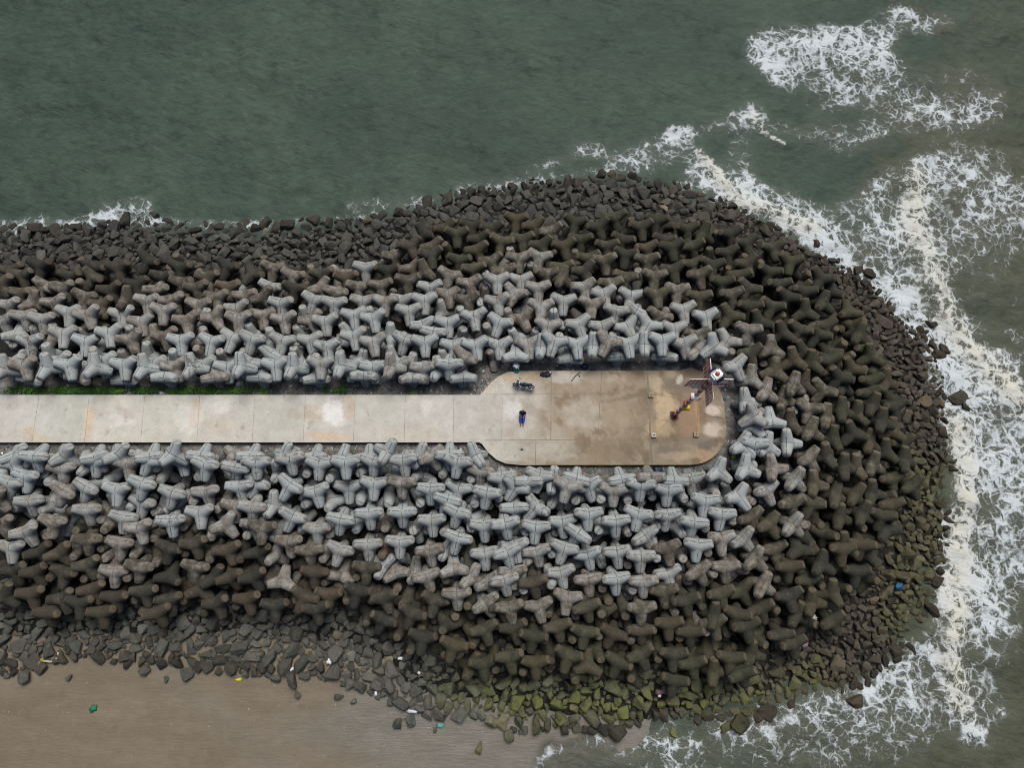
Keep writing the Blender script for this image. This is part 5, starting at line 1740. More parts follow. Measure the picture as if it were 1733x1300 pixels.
for a, b, r_, dz in named:
    X_, Y_ = un(a, b, WATER + .1); g = ground_z(X_, Y_); RK.append((X_, Y_, max(g, WATER - .3) + r_ * .25 + dz, r_))
cells = {}
def free(X_, Y_, r_, k_):
    cx, cy = int(X_ // 1.5), int(Y_ // 1.5)
    for i in range(cx - 1, cx + 2):
        for j in range(cy - 1, cy + 2):
            for (x2, y2, r2) in cells.get((i, j), ()):
                if (X_ - x2) ** 2 + (Y_ - y2) ** 2 < (k_ * (r_ + r2)) ** 2: return False
    return True
def put_(X_, Y_, r_): cells.setdefault((int(X_ // 1.5), int(Y_ // 1.5)), []).append((X_, Y_, r_))
for q in RK: put_(q[0], q[1], q[3])
rk = np.random.default_rng(21)
x0, x1, y0, y1 = edw[:, 0].min() + 1, edw[:, 0].max() + 1, edw[:, 1].min() - 1, edw[:, 1].max() + 1
for r_lo, r_hi, n_, k_ in ((.55, .74, 2500, .74), (.40, .55, 20000, .70), (.28, .40, 60000, .70), (.16, .28, 120000, .72)):
    P = np.stack([rk.uniform(max(x0, -50), x1, n_), rk.uniform(y0, y1, n_)], 1); rr = rk.uniform(r_lo, r_hi, n_)
    dE, dT = dseg(P, edw), dseg(P, tow); iE, iT = inside(P, edw), inside(P, tow)
    ragged = fbm(P[:, 0], P[:, 1], .35, 3) * 2.2 - 1.0
    ok = (iE | (dE < ragged * np.where((P[:, 1] < 3) & (P[:, 0] < 2), .3, .8))) & (~iT | (dT < 3.0)) & (P[:, 0] > -49)
    head = sstep(12, 26, P[:, 0]); ok &= ~((rr > .45) & (rk.random(n_) < head * .85)) 
    gz = np.maximum(mound_z(P), np.where(P[:, 1] < 6, sand_z(P), -9))
    for (X_, Y_), r_, g, o_, t_ in zip(P, rr, gz, ok, iT):
        if o_ and free(X_, Y_, r_, k_): put_(X_, Y_, r_); RK.append((X_, Y_, g + r_ * .32 - (.2 if t_ else 0), r_))
RK = np.array(RK); nr = len(RK); rpx = np.array([pr(*q[:3]) for q in RK])
inT = inside(RK[:, :2], tow); dT = dseg(RK[:, :2], tow); dE = dseg(RK[:, :2], edw)
zr = fbm(RK[:, 0], RK[:, 1], .3, 3)
mossy = sstep(1090, 1190, rpx[:, 1] + (zr - .5) * 90) * sstep(690, 800, rpx[:, 0]) * (1 - sstep(1330, 1500, rpx[:, 0]))
mossy = np.maximum(mossy, .45 * sstep(1440, 1520, rpx[:, 0]) * sstep(740, 800, rpx[:, 1]) * (1 - sstep(1050, 1120, rpx[:, 1])))
mossy *= sstep(-.1, .9, dE / 1.6) * rk.uniform(.55, 1.1, nr)
east = sstep(1000, 1350, rpx[:, 0]); south = sstep(900, 1000, rpx[:, 1]) * (1 - east)
cA, cB, cC = np.array([.060, .059, .053]), np.array([.062, .053, .041]), np.array([.078, .079, .067])
tint = cA * ((1 - east) * (1 - south))[:, None] + cB * east[:, None] + cC * south[:, None]
tint = tint * np.exp(rk.normal(0, .2, (nr, 1))) * (1 + rk.normal(0, .02, (nr, 3)))
tan_ = rk.random(nr) < .02; tint[tan_] = tint[tan_] * np.array([2.1, 1.85, 1.5])  # a few stones at random are a paler tan
wetr = (1 - sstep(.0, 1.5, dE)) * (rpx[:, 1] < 1140) + (1 - sstep(.0, 1.4, dE)) * (rpx[:, 0] > 900) * (rpx[:, 1] >= 1140)
tint = tint * (1 - .5 * np.clip(wetr, 0, 1))[:, None] * np.where(wetr[:, None] > .5, np.array([1.04, .97, .9]), 1)
score = RK[:, 3] * np.where(inT & (dT > .5), .4, 1) * np.where((rpx[:, 0] > 5) & (rpx[:, 0] < 1728), 1, 0); score[:len(named)] = 9
pick = set(np.argsort(-score)[:300].tolist())
def rock_zone(px, py):
    if py < 620 and px < 700: return 'above the walkway', px, 'from left'
    if py < 345 or (py < 470 and px < 1180): return 'above the platform', px, 'from left'
    if px > 1250 and py < 1080: return 'on seaward side', py, 'from the top'
    if px > 880: return 'below the platform', px, 'from left'
    return 'beside the sand', px, 'from left'
rz = [rock_zone(*c) for c in rpx]; band = np.where(dE < .9, 0, np.where(dT < 1.0, 2, 1))
BN = ['by the waterline', 'in the middle of the rubble', 'against the tetrapods']; BS = ['at the sand edge', 'in the middle of the rubble', 'against the tetrapods']
ordr = {}
for key in {(rz[i][0], band[i]) for i in pick}:
    for k_, i in enumerate(sorted([i for i in pick if (rz[i][0], band[i]) == key], key=lambda i: rz[i][1])): ordr[i] = k_ + 1
sv, sf, st_, sm_, so = [], [], [], [], 0
for i in range(nr):
    v, f = RP[i % len(RP)]
    s_ = RK[i, 3] * np.array([rk.uniform(1.0, 1.35), rk.uniform(.8, 1.05), rk.uniform(.6, .85)])
    Q = np.array((Matrix.Rotation(rk.uniform(0, 2 * PI), 3, 'Z') @ Matrix.Rotation(rk.normal(0, .35), 3, 'X') @ Matrix.Rotation(rk.normal(0, .35), 3, 'Y')))
    V = (v * s_) @ Q.T; tc = np.tile([*tint[i], 1], (len(V), 1)); mc = np.full(len(V), mossy[i])
    if i in pick:
        o = link('rubble_rock', np_mesh('rubble_rock', V, f, [('tint', 'FLOAT_COLOR', tc), ('moss', 'FLOAT', mc)], smooth=False), M_ROCK); o.location = RK[i, :3]
        c_ = 'mossy green' if mossy[i] > .5 else 'pale tan' if tan_[i] else 'wet dark' if wetr[i] > .5 else 'brown' if east[i] > .5 else 'grey'
        z_, _, frm = rz[i]; b_ = (BS if z_ == 'beside the sand' else BN)[band[i]]
        tag(o, f"{c_} angular boulder, {nth(ordr[i])} large one {frm} {b_} {z_}".replace('in the middle of the rubble', 'mid-rubble'), 'boulder', 'boulders of the rubble toe')
    else: sv.append(V + RK[i, :3]); sf.append(f + so); so += len(V); st_.append(tc); sm_.append(mc)
me = np_mesh('rubble_mass', np.concatenate(sv), np.concatenate(sf), [('tint', 'FLOAT_COLOR', np.concatenate(st_)), ('moss', 'FLOAT', np.concatenate(sm_))], smooth=False)
tag(link('rubble_mass', me, M_ROCK), 'the smaller stones heaped round the foot of the breakwater', 'stones', kind='stuff')
print('rocks', nr, 'tetrapods', len(rows), 'faces', len(TF))
# ------------------------------------------------------------------ verge: gravel, litter crumbs, weeds
def flakes(name, n_, where, size, cols, mat_, label, cat, flat=.35):
    vs, fs, cs = [], [], []; g_ = np.random.default_rng(len(name) + n_)
    while len(vs) < n_ * 5:
        X_, Y_ = where(g_)
        s_ = g_.uniform(*size); a_ = g_.uniform(0, 6.3); b0 = len(vs); zz = ground_z(X_, Y_) + .02
        for k_ in range(4):
            q = s_ * g_.uniform(.6, 1.2); vs.append((X_ + q * math.cos(a_ + k_ * PI / 2), Y_ + q * math.sin(a_ + k_ * PI / 2), zz - .03))
        vs.append((X_ + g_.normal(0, .2) * s_, Y_ + g_.normal(0, .2) * s_, zz + s_ * flat)); c_ = cols[g_.integers(len(cols))]; c_ = np.array(c_) * g_.uniform(.7, 1.2)
        cs += [[*c_, 1]] * 5; fs += [(b0 + k_, b0 + (k_ + 1) % 4, b0 + 4) for k_ in range(4)]
    return tag(link(name, np_mesh(name, vs, fs, [('tint', 'FLOAT_COLOR', np.clip(cs, 0, .85)), ('moss', 'FLOAT', np.zeros(len(vs)))], smooth=False), mat_), label, cat, kind='stuff')
def on_verge(g_):
    while True:
        t_ = g_.random()
        if t_ < .26: a, b = g_.uniform(0, 830), g_.uniform(652, 668)
        elif t_ < .58: a, b = g_.uniform(0, 822), g_.uniform(751, 772)
        elif t_ < .68: a, b = g_.uniform(800, 870), g_.uniform(618, 668)
        elif t_ < .76: a, b = g_.uniform(800, 870), g_.uniform(750, 800)
        elif t_ < .84: a, b = g_.uniform(850, 1190), g_.uniform(612, 627)
        elif t_ < .92: a, b = g_.uniform(850, 1190), g_.uniform(788, 802)
        else: a, b = g_.uniform(1190, 1262), g_.uniform(620, 800)
        X_, Y_ = un(a, b, ZC)
        if not inside(np.array([[X_, Y_]]), np.array(out))[0]: return X_, Y_
k = Mat('loose_bits', .8, .3); M_BITS = k.base(k.attr('tint').outputs['Color'])
flakes('gravel', 2600, on_verge, (.03, .09), [(.12, .12, .115), (.19, .185, .17), (.26, .25, .24), (.08, .08, .085), (.2, .17, .13)], M_ROCK, 'loose grey gravel strewn along the edges of the path', 'gravel', .6)
LC = [(.75, .75, .75)] * 7 + [(.62, .68, .75), (.3, .1, .1), (.08, .2, .4), (.5, .35, .4), (.06, .3, .25), (.7, .6, .3)]
flakes('litter_crumbs', 480, on_verge, (.04, .12), LC, M_BITS, 'tiny scraps of white and coloured litter lying in the gravel', 'litter')
def beachy(g_):
    t_ = g_.random()
    return un(g_.uniform(380, 800), g_.uniform(1085, 1215), -4.3) if t_ < .5 else un(g_.uniform(0, 880), g_.uniform(1140, 1290), -4.3)
flakes('beach_crumbs', 150, beachy, (.025, .07), [(.6, .6, .55), (.5, .45, .35), (.05, .045, .04), (.55, .5, .45)], M_BITS, 'tiny shell and driftwood bits scattered over the sand', 'debris', .2)
g_ = np.random.default_rng(4); vs, fs = [], []
for a0, a1, n_ in ((88, 205, 1100), (105, 150, 260), (288, 345, 520), (345, 412, 520), (0, 96, 330), (205, 290, 260), (412, 480, 160), (540, 582, 160), (210, 290, 70), (690, 715, 40)):
    c_ = [g_.uniform(a0, a1) for _ in range(max(4, n_ // 45))]
    for _ in range(n_):
        X_, Y_ = un(c_[g_.integers(len(c_))] + g_.normal(0, 6), 661 + g_.normal(0, 3.2), -.4)
        if Y_ < yt + .02 and X_ < xl: Y_ = yt + abs(g_.normal(0, .08)) - .03
        h_ = g_.uniform(.08, .32); a_ = g_.uniform(0, 6.3); l_ = g_.uniform(.05, .2); w_ = g_.uniform(.02, .045); b0 = len(vs); dx_, dy_ = math.cos(a_), math.sin(a_); z0 = -.43
        vs += [(X_ - dy_ * w_, Y_ + dx_ * w_, z0), (X_ + dy_ * w_, Y_ - dx_ * w_, z0), (X_ + dx_ * l_ * .5 + dy_ * w_, Y_ + dy_ * l_ * .5 - dx_ * w_, z0 + h_), (X_ + dx_ * l_ * .5 - dy_ * w_, Y_ + dy_ * l_ * .5 + dx_ * w_, z0 + h_), (X_ + dx_ * l_ * 1.3, Y_ + dy_ * l_ * 1.3, z0 + h_ * .9)]
        fs += [(b0, b0 + 1, b0 + 2), (b0, b0 + 2, b0 + 3), (b0 + 3, b0 + 2, b0 + 4)]
k = Mat('weed_leaf', .6, .3); M_WEED = k.base(k.mix(k.noise(k.pos(), 3, 4), (.05, .16, .018), (.12, .27, .045)))
tag(link('weeds', np_mesh('weeds', vs, fs, smooth=False), M_WEED), 'low green weeds growing along the upper edge of the path', 'weeds', kind='stuff')
# ------------------------------------------------------------------ beacon mast on the platform
RED, WHITE = plain('red_paint', (.68, .055, .04), .5, var=.1), plain('white_paint', (.84, .84, .83), .5, var=.04)
STEEL, DARK = plain('galvanised_steel', (.34, .34, .34), .45, metal=.6), plain('black_plastic', (.016, .017, .02), .5)
NAVY, GREY = plain('blue_black_cells', (.010, .018, .045), .25, .6), plain('sky_sheen_grey', (.42, .44, .46), .5)
YEL, RUST, CONC = plain('yellow_paint', (.68, .42, .03), .5), plain('rusty_iron', (.10, .05, .03), .9, var=.5), plain('bare_concrete', (.44, .41, .35), .9, .2)
bx_, by_ = un(1141, 703)
bea = empty('beacon_mast', (bx_, by_, 0)); tag(bea, 'tall red and white lattice beacon mast with four daymark wings and lantern', 'beacon')
bm = bmesh.new(); b_box(bm, (0, 0, .03), (.62, .62, .06), bev=.01)
for a in range(6): b_tube(bm, [(.27 * math.cos(a * PI / 3), .27 * math.sin(a * PI / 3), .06), (.13 * math.cos(a * PI / 3), .13 * math.sin(a * PI / 3), .42)], .03)
from_bm('base_frame', bm, RUST, bea, False)
NB = 20; hb = 11.0 / NB; rm = .14
for i in range(NB):
    bm = bmesh.new(); z0, z1 = .06 + i * hb, .06 + (i + 1) * hb
    P = [(rm * math.cos(a), rm * math.sin(a)) for a in (PI / 2, PI / 2 + 2 * PI / 3, PI / 2 + 4 * PI / 3)]
    for j in range(3):
        a, b = P[j], P[(j + 1) % 3]
        b_tube(bm, [(*a, z0), (*a, z1)], .055, 6); b_tube(bm, [(*a, z0 + .03), (*b, (z0 + z1) / 2), (*a, z1 - .03)], .026, 5); b_tube(bm, [(*a, z0 + .03), (*b, z0 + .03)], .03, 5)
    b_tube(bm, [(0, 0, z0), (0, 0, z1)], .15, 10)
    from_bm('mast_section', bm, RED if i % 2 == 0 else WHITE, bea)
bm = bmesh.new(); b_box(bm, (.12, -.22, 3.55), (.46, .34, .44), bev=.02); bx = from_bm('battery_box', bm, YEL, bea)
bm = bmesh.new(); b_box(bm, (.12, -.22, 3.75), (.16, .12, .03)); b_box(bm, (.12, -.36, 3.6), (.2, .02, .06)); from_bm('box_latch', bm, RUST, bx)
bm = bmesh.new(); b_box(bm, (-.02, .06, 4.1), (.34, .3, .34), bev=.03); from_bm('control_box', bm, plain('bright_red', (.55, .02, .015), .5), bea)
bm = bmesh.new(); b_box(bm, (-.14, -.17, 7.02), (.50, .46, .08), None, bev=.01); wp = from_bm('white_panel', bm, WHITE, bea)
bm = bmesh.new(); b_tube(bm, [(0, .1, 6.7), (.02, -.1, 6.9)], .02); from_bm('panel_bracket', bm, STEEL, wp)
for q in range(4):
    M_ = Matrix.Rotation(q * PI / 2, 4, 'Z'); bm = bmesh.new(); z0, z1, r0, r1 = 9.2, 11.0, .2, 1.4
    for a, b in (((r0, z0), (r1, z0)), ((r1, z0), (r1, z1)), ((r1, z1), (r0, z1)), ((r0, z1), (r0, z0)), ((r0, z0), (r1, z1)), ((r0, (z0 + z1) / 2), (r1, (z0 + z1) / 2))): b_tube(bm, [(a[0], 0, a[1]), (b[0], 0, b[1])], .026, 6)
    bmesh.ops.transform(bm, matrix=M_, verts=bm.verts); w = from_bm('daymark_wing', bm, WHITE, bea)
    for red in (1, 0):
        bm = bmesh.new()
        for s in range(9):
            if (s % 2 == 0) == bool(red):
                r_ = r0 + .07 + s * (r1 - r0 - .14) / 8; b_box(bm, (r_, .03, (z0 + z1) / 2), (.10, .018, z1 - z0 - .05))
        bmesh.ops.transform(bm, matrix=M_, verts=bm.verts); from_bm('slat_panel', bm, RED if red else plain('faded_pink', (.72, .56, .54), .6), w, False)
bm = bmesh.new(); b_box(bm, (-.72, -.12, 9.7), (.66, .34, .04), bev=.008); sp_ = from_bm('side_panel', bm, GREY, bea)  # light grey stands for sky reflected in a solar panel
bm = bmesh.new(); b_tube(bm, [(-.1, 0, 9.6), (-.7, -.1, 9.67)], .025); from_bm('panel_bracket', bm, STEEL, sp_)
bm = bmesh.new(); b_tube(bm, [(0, 0, 11.0), (0, 0, 11.62)], .09, 10); b_box(bm, (0, 0, 11.62), (.5, .5, .04)); from_bm('lantern_post', bm, RED, bea)
M_ = Matrix.Rotation(R(-55), 4, 'Z') @ Matrix.Identity(4)
bm = bmesh.new(); b_box(bm, (0, 0, 11.95), (.60, .74, .62), bev=.10); bmesh.ops.transform(bm, matrix=M_, verts=bm.verts); lan = from_bm('lantern_housing', bm, WHITE, bea, False)
for s, sg in ((0, 1), (1, -1)):
    bm = bmesh.new(); b_box(bm, (0, 0, 0), (.36, .56, .03), bev=.006); bmesh.ops.transform(bm, matrix=M_ @ Matrix.Translation((sg * .375, 0, 12.02)) @ Matrix.Rotation(R(sg * 52), 4, 'Y'), verts=bm.verts); from_bm('solar_panel', bm, NAVY, lan, False)
bm = bmesh.new(); b_lathe(bm, [(.15, 0), (.15, .06), (.12, .07), (.12, .16), (.06, .21), (.01, .22)], 18, (0, 0, 12.242)); from_bm('lamp_dome', bm, plain('red_lens', (.52, .10, .10), .2, .6), lan)
bm = bmesh.new()
for a in range(5): b_tube(bm, [(-.2, -.25 + a * .03, 12.245), (-.24, -.2 + a * .1, 12.33 + .03 * (a % 2))], .012, 5)
bmesh.ops.transform(bm, matrix=M_, verts=bm.verts); from_bm('bird_spikes', bm, STEEL, lan)
ANC = [((1106, 737), 'pale square anchor block at the lower left of the beacon base'), ((1177.5, 736), 'stained square anchor block at the lower right of the beacon base'),
       ((1101, 669), 'square anchor block at the upper left of the beacon base'), ((1181, 671), 'square anchor block at the upper right of the beacon base')]
for (a, b), lab in ANC:
    X_, Y_ = un(a, b); an = empty('anchor_block', (X_, Y_, 0), random.uniform(-.1, .1)); tag(an, lab, 'anchor block', 'guy wire anchor blocks')
    bm = bmesh.new(); b_box(bm, (0, 0, .09), (.40, .40, .18), bev=.02); from_bm('block', bm, CONC if a == 1106 else plain('soiled_concrete', (.30, .24, .17), .9, .2), an, False)
    bm = bmesh.new(); b_torus(bm, .06, .016, (0, 0, .22), 'Y', 14, 6); from_bm('eye_bolt', bm, RUST, an)
    bm = bmesh.new(); b_tube(bm, [(0, 0, 7.6), (X_ - bx_, Y_ - by_, .24)], .008, 5); from_bm('guy_wire', bm, STEEL, bea)
# ------------------------------------------------------------------ motorbike: parked, front wheel to the left of the photo
X_, Y_ = un(886, 654.5)
bk = empty('parked_motorbike', (X_, Y_, .006), R(180 - 10)); tag(bk, 'dark blue motorbike parked on the platform near its upper edge', 'motorbike')
BLUE, SILV, TYRE, SEATM = plain('navy_paint', (.012, .022, .045), .3, .6), plain('silver_metal', (.55, .57, .60), .3, metal=.7), plain('tyre_rubber', (.02, .02, .02), .9), plain('seat_vinyl', (.018, .026, .04), .6)
for xw, nm in ((.62, 'front_wheel'), (-.62, 'rear_wheel')):
    bm = bmesh.new(); b_torus(bm, .215, .035, (xw, 0, .28), 'Y', 28, 6)
    for a in range(6): b_tube(bm, [(xw, 0, .28), (xw + .21 * math.cos(a * PI / 3), 0, .28 + .21 * math.sin(a * PI / 3))], .014, 5)
    b_tube(bm, [(xw, -.07, .28), (xw, .07, .28)], .045, 10); w = from_bm(nm, bm, SILV, bk)
    bm = bmesh.new(); b_torus(bm, .25, .045, (xw, 0, .28), 'Y', 30, 8); from_bm('tyre', bm, TYRE, w)
bm = bmesh.new()
for s in (-.075, .075): b_tube(bm, [(.62, s, .28), (.44, s, .86)], .028, 8)
from_bm('front_fork', bm, SILV, bk)
bm = bmesh.new(); b_ball(bm, (.60, 0, .58), (.22, .08, .06), 2); from_bm('front_mudguard', bm, BLUE, bk)
skin([[((.50, 0, .86), (.16, .19)), ((.36, 0, .74), (.15, .15)), ((.20, 0, .50), (.13, .10)), ((-.10, 0, .46), (.15, .13)), ((-.42, 0, .66), (.14, .13)), ((-.74, 0, .76), (.08, .07))]], 'body_shell', BLUE, bk)
bm = bmesh.new(); b_ball(bm, (.50, 0, .80), (.13, .25, .24), 2); b_ball(bm, (.40, .17, .55), (.07, .05, .27), 2); b_ball(bm, (.40, -.17, .55), (.07, .05, .27), 2); from_bm('front_fairing', bm, BLUE, bk)
bm = bmesh.new(); b_ball(bm, (.62, 0, .84), (.06, .10, .08), 2); from_bm('headlight', bm, plain('lamp_glass', (.65, .68, .7), .15, .6), bk)
bm = bmesh.new(); b_box(bm, (.34, 0, 1.035), (.10, .15, .025), bev=.01); from_bm('instrument_panel', bm, plain('dial_glass', (.50, .60, .66), .2, .6), bk)
bm = bmesh.new(); b_box(bm, (-.12, 0, .80), (.44, .27, .10), bev=.045); b_box(bm, (-.50, 0, .84), (.42, .24, .11), bev=.05); from_bm('seat', bm, SEATM, bk)
bm = bmesh.new(); b_tube(bm, [(.26, .37, 1.0), (.34, .2, 1.02), (.42, 0, .98), (.34, -.2, 1.02), (.26, -.37, 1.0)], .018, 7); hbar = from_bm('handlebar', bm, STEEL, bk)
for s in (-1, 1):
    bm = bmesh.new(); b_tube(bm, [(.30, s * .28, 1.01), (.25, s * .39, 1.0)], .026, 8); from_bm('grip', bm, DARK, hbar)
    bm = bmesh.new(); b_tube(bm, [(.34, s * .22, 1.02), (.37, s * .33, 1.2)], .009, 5); b_ball(bm, (.38, s * .35, 1.23), (.025, .075, .055), 2); from_bm('mirror', bm, DARK, bk)
bm = bmesh.new(); b_box(bm, (-.02, 0, .33), (.42, .22, .26), bev=.05); b_tube(bm, [(0, -.17, .33), (0, .17, .33)], .085, 12); from_bm('engine', bm, SILV, bk)
bm = bmesh.new(); b_tube(bm, [(.12, .13, .26), (-.2, .18, .24), (-.42, .20, .34), (-.86, .21, .44)], [.025, .03, .055, .06], 10); from_bm('exhaust', bm, SILV, bk)
for s in (-1, 1):
    bm = bmesh.new(); b_box(bm, (.02, s * .20, .28), (.34, .14, .03), bev=.01); from_bm('footrest', bm, SILV, bk)
bm = bmesh.new(); b_tube(bm, [(-.52, .13, .88), (-.86, .12, .93), (-.90, 0, .93), (-.86, -.12, .93), (-.52, -.13, .88)], .016, 6); from_bm('grab_rail', bm, SILV, bk)
bm = bmesh.new(); b_box(bm, (-.86, 0, .78), (.07, .17, .10), bev=.02); from_bm('tail_light', bm, plain('tail_lens', (.35, .02, .02), .3), bk)
bm = bmesh.new(); b_box(bm, (-.90, 0, .60), (.02, .17, .12)); b_ball(bm, (-.78, 0, .58), (.16, .06, .10), 2); from_bm('rear_mudguard', bm, DARK, bk)
bm = bmesh.new(); b_tube(bm, [(.02, -.1, .24), (-.06, -.27, .0)], .014, 6); from_bm('side_stand', bm, STEEL, bk)
bk.rotation_euler = (R(0), R(0), R(180 - 10))
# ------------------------------------------------------------------ person seated on the platform (local -y is the way they face)
X_, Y_ = un(884.5, 700)
pe = empty('person', (X_, Y_, .006), R(-6)); tag(pe, 'person in black top and blue trousers sitting with legs outstretched on the platform', 'person')
SKINM, HAIR, TOP, JEANS, SHOE = plain('skin', (.30, .17, .10), .6, var=.08), plain('black_hair', (.012, .011, .012), .5), plain('black_cotton', (.02, .021, .026), .9), plain('blue_cotton', (.018, .055, .36), .8), plain('brown_leather', (.05, .038, .025), .6)
spine = [((0, .02, .13), (.15, .12)), ((0, .04, .30), (.135, .10)), ((0, .03, .48), (.165, .11)), ((0, .01, .60), (.10, .075)), ((0, -.02, .68), .055), ((0, -.06, .76), (.075, .09)), ((0, -.075, .85), (.08, .10)), ((0, -.06, .92), (.05, .06))]
def arm(s): return [((0, .03, .48), (.165, .11)), ((s * .17, .02, .53), .065), ((s * .245, -.10, .32), .046), ((s * .13, -.31, .33), .036), ((s * .085, -.38, .34), .032), ((s * .075, -.44, .345), (.018, .038))]
def limb(s): return [((0, .02, .13), (.15, .12)), ((s * .10, -.06, .12), .10), ((s * .13, -.48, .17), .065), ((s * .09 + .03, -.88, .09), .045), ((s * .09 + .03, -.96, .10), .036), ((s * .10 + .03, -.99, .19), .03)]
body = skin([spine, arm(1), arm(-1), limb(1), limb(-1)], 'body', SKINM, pe)
for s in (-1, 1):
    for q in range(4):
        l_ = (.060, .070, .066, .05)[q]; zf = .375 - q * .021; bm = bmesh.new()
        b_tube(bm, [(s * .074, -.455, zf), (s * .062, -.455 - l_ * .55, zf), (s * .036, -.455 - l_ * .8, zf), (s * .018, -.455 - l_ * .62, zf)], [.0095, .009, .0085, .007], 7); from_bm('finger', bm, SKINM, body)
    bm = bmesh.new(); b_tube(bm, [(s * .062, -.435, .375), (s * .036, -.455, .40), (s * .020, -.475, .40)], [.011, .010, .008], 7); from_bm('thumb', bm, SKINM, body)
bm = bmesh.new(); b_ball(bm, (0, -.175, .815), (.013, .02, .025), 2); from_bm('nose', bm, SKINM, body)
for s in (-1, 1):
    bm = bmesh.new(); b_ball(bm, (s * .033, -.157, .85), (.013, .01, .008), 2); from_bm('eye', bm, HAIR, body)
    bm = bmesh.new(); b_ball(bm, (s * .083, -.07, .825), (.012, .022, .032), 2); from_bm('ear', bm, SKINM, body)
bm = bmesh.new(); b_box(bm, (0, -.162, .775), (.045, .008, .008)); from_bm('mouth', bm, RUST, body)
bm = bmesh.new(); b_ball(bm, (0, -.045, .875), (.108, .128, .10), 3); b_ball(bm, (0, .02, .78), (.09, .055, .10), 3)
for v in bm.verts: v.co += Vector((random.uniform(-1, 1), random.uniform(-1, 1), random.uniform(-1, 1))) * .005
from_bm('hair', bm, HAIR, pe)
ch = [((0, .02, .12), (.19, .14)), ((0, .035, .28), (.17, .13)), ((0, .03, .48), (.195, .135)), ((0, .01, .60), (.09, .075))]
skin([ch] + [[ch[2], ((s * .185, .02, .53), .085), ((s * .245, -.08, .36), .07)] for s in (1, -1)], 'shirt', TOP, pe)
skin([[((0, .02, .12), (.175, .13)), ((s * .105, -.08, .135), .14), ((s * .13, -.48, .18), .125), ((s * .09 + .03, -.83, .11), .10)] for s in (1, -1)], 'trousers', JEANS, pe)
for s in (-1, 1): skin([[((s * .09 + .03, -.90, .065), .05), ((s * .095 + .03, -.96, .13), .05), ((s * .11 + .03, -.985, .25), (.047, .034))]], 'shoe', SHOE, pe)
bm = bmesh.new(); b_box(bm, (0, -.49, .355), (.15, .085, .04), bev=.012); b_box(bm, (0, -.525, .41), (.15, .012, .08), bev=.004)
o = from_bm('remote_control', bm, DARK); o.location = (X_, Y_, .006); o.rotation_euler = (0, 0, R(-6)); tag(o, 'small black handset held in both hands by the seated person', 'handset')
# ------------------------------------------------------------------ litter one can point at
def crumple(name, px, py, s, col, label, cat, flat=.5, turn=0, lift=.0, seed=0, rough=.55):
    g_ = np.random.default_rng(seed + int(px)); z0 = ground_z(*un(px, py, ZC if 600 < py < 800 and px < 1260 else -4.2))
    for _ in range(5): X_, Y_ = un(px, py, z0 + lift); z0 = max(ground_z(X_, Y_), -9) if lift < .5 else z0
    if inside(np.array([[X_, Y_]]), np.array(out))[0]: z0 = 0.0; X_, Y_ = un(px, py, 0)
    bm = bmesh.new(); b_ball(bm, (0, 0, 0), (1, 1, 1), 3); ph = g_.uniform(0, 6, 9)
    for v in bm.verts:
        c = v.co; k_ = 1 + .22 * math.sin(5 * c.x + ph[0]) * math.sin(4 * c.y + ph[1]) + .16 * math.sin(9 * c.y + ph[2] + 6 * c.z) + .10 * math.sin(14 * c.x + ph[3] + 11 * c.z) + g_.normal(0, .035)
        v.co = Vector((c.x * k_ * s[0], c.y * k_ * s[1], max(c.z, -.45) * k_ * flat * min(s)))
    o = from_bm(name, bm, plain(name + '_stuff', col, rough, var=.2)); o.location = (X_, Y_, z0 + lift + .42 * flat * min(s)); o.rotation_euler = (0, 0, R(turn)); return tag(o, label, cat)
X_, Y_ = un(874.5, 628, ZC); bu = empty('plastic_bucket', (X_, Y_, ZC)); tag(bu, 'teal plastic bucket standing in the gravel at the upper platform edge', 'bucket')
TEAL = plain('teal_plastic', (.008, .14, .125), .4)
bm = bmesh.new(); b_lathe(bm, [(.19, 0), (.26, .62), (.275, .62), (.275, .66), (.25, .66), (.24, .60)], 24); from_bm('pail', bm, TEAL, bu)
bm = bmesh.new(); b_tube(bm, [(.27 * math.cos(a * PI / 8), .10 + .0 * a, .64 + .16 * math.sin(a * PI / 8)) for a in range(9)], .01, 5); from_bm('handle', bm, STEEL, bu)
o = crumple('white_sack', 873.5, 621, (.27, .26), (.78, .80, .82), 'crumpled white plastic sack resting on the rim of the teal bucket', 'sack', .7, 20); o.location = (X_ - .03, Y_ + .20, ZC + .80)
crumple('blue_tarpaulin', 1113, 797, (.36, .38), (.008, .022, .055), 'dark blue crumpled tarpaulin below the lower platform edge', 'tarpaulin', .6)
crumple('navy_sheet', 990, 621, (.28, .25), (.006, .012, .045), 'small navy sheet tucked between tetrapods above the platform edge', 'sheet', .5, 30)
crumple('green_bag', 1242, 774, (.20, .16), (.36, .46, .02), 'bright yellow green plastic bag among tetrapods east of the platform', 'bag', .6, 20, .5)
crumple('torn_sack', 273, 665, (.26, .14), (.72, .70, .66), 'torn off-white sack on the upper edge of the walkway', 'sack', .35, -15)
crumple('clothes_heap', 925, 634, (.36, .22), (.012, .018, .028), 'heap of dark clothes on the platform near the upper edge', 'clothes', .5, 5)
crumple('shoulder_bag', 917, 633.5, (.19, .13), (.03, .022, .02), 'small dark brown bag beside the heap of dark clothes', 'bag', .6, 60)
crumple('drinks_bottle', 931, 632, (.08, .07), (.7, .74, .78), 'small pale bottle on the heap of dark clothes', 'bottle', .9, 60, .18)
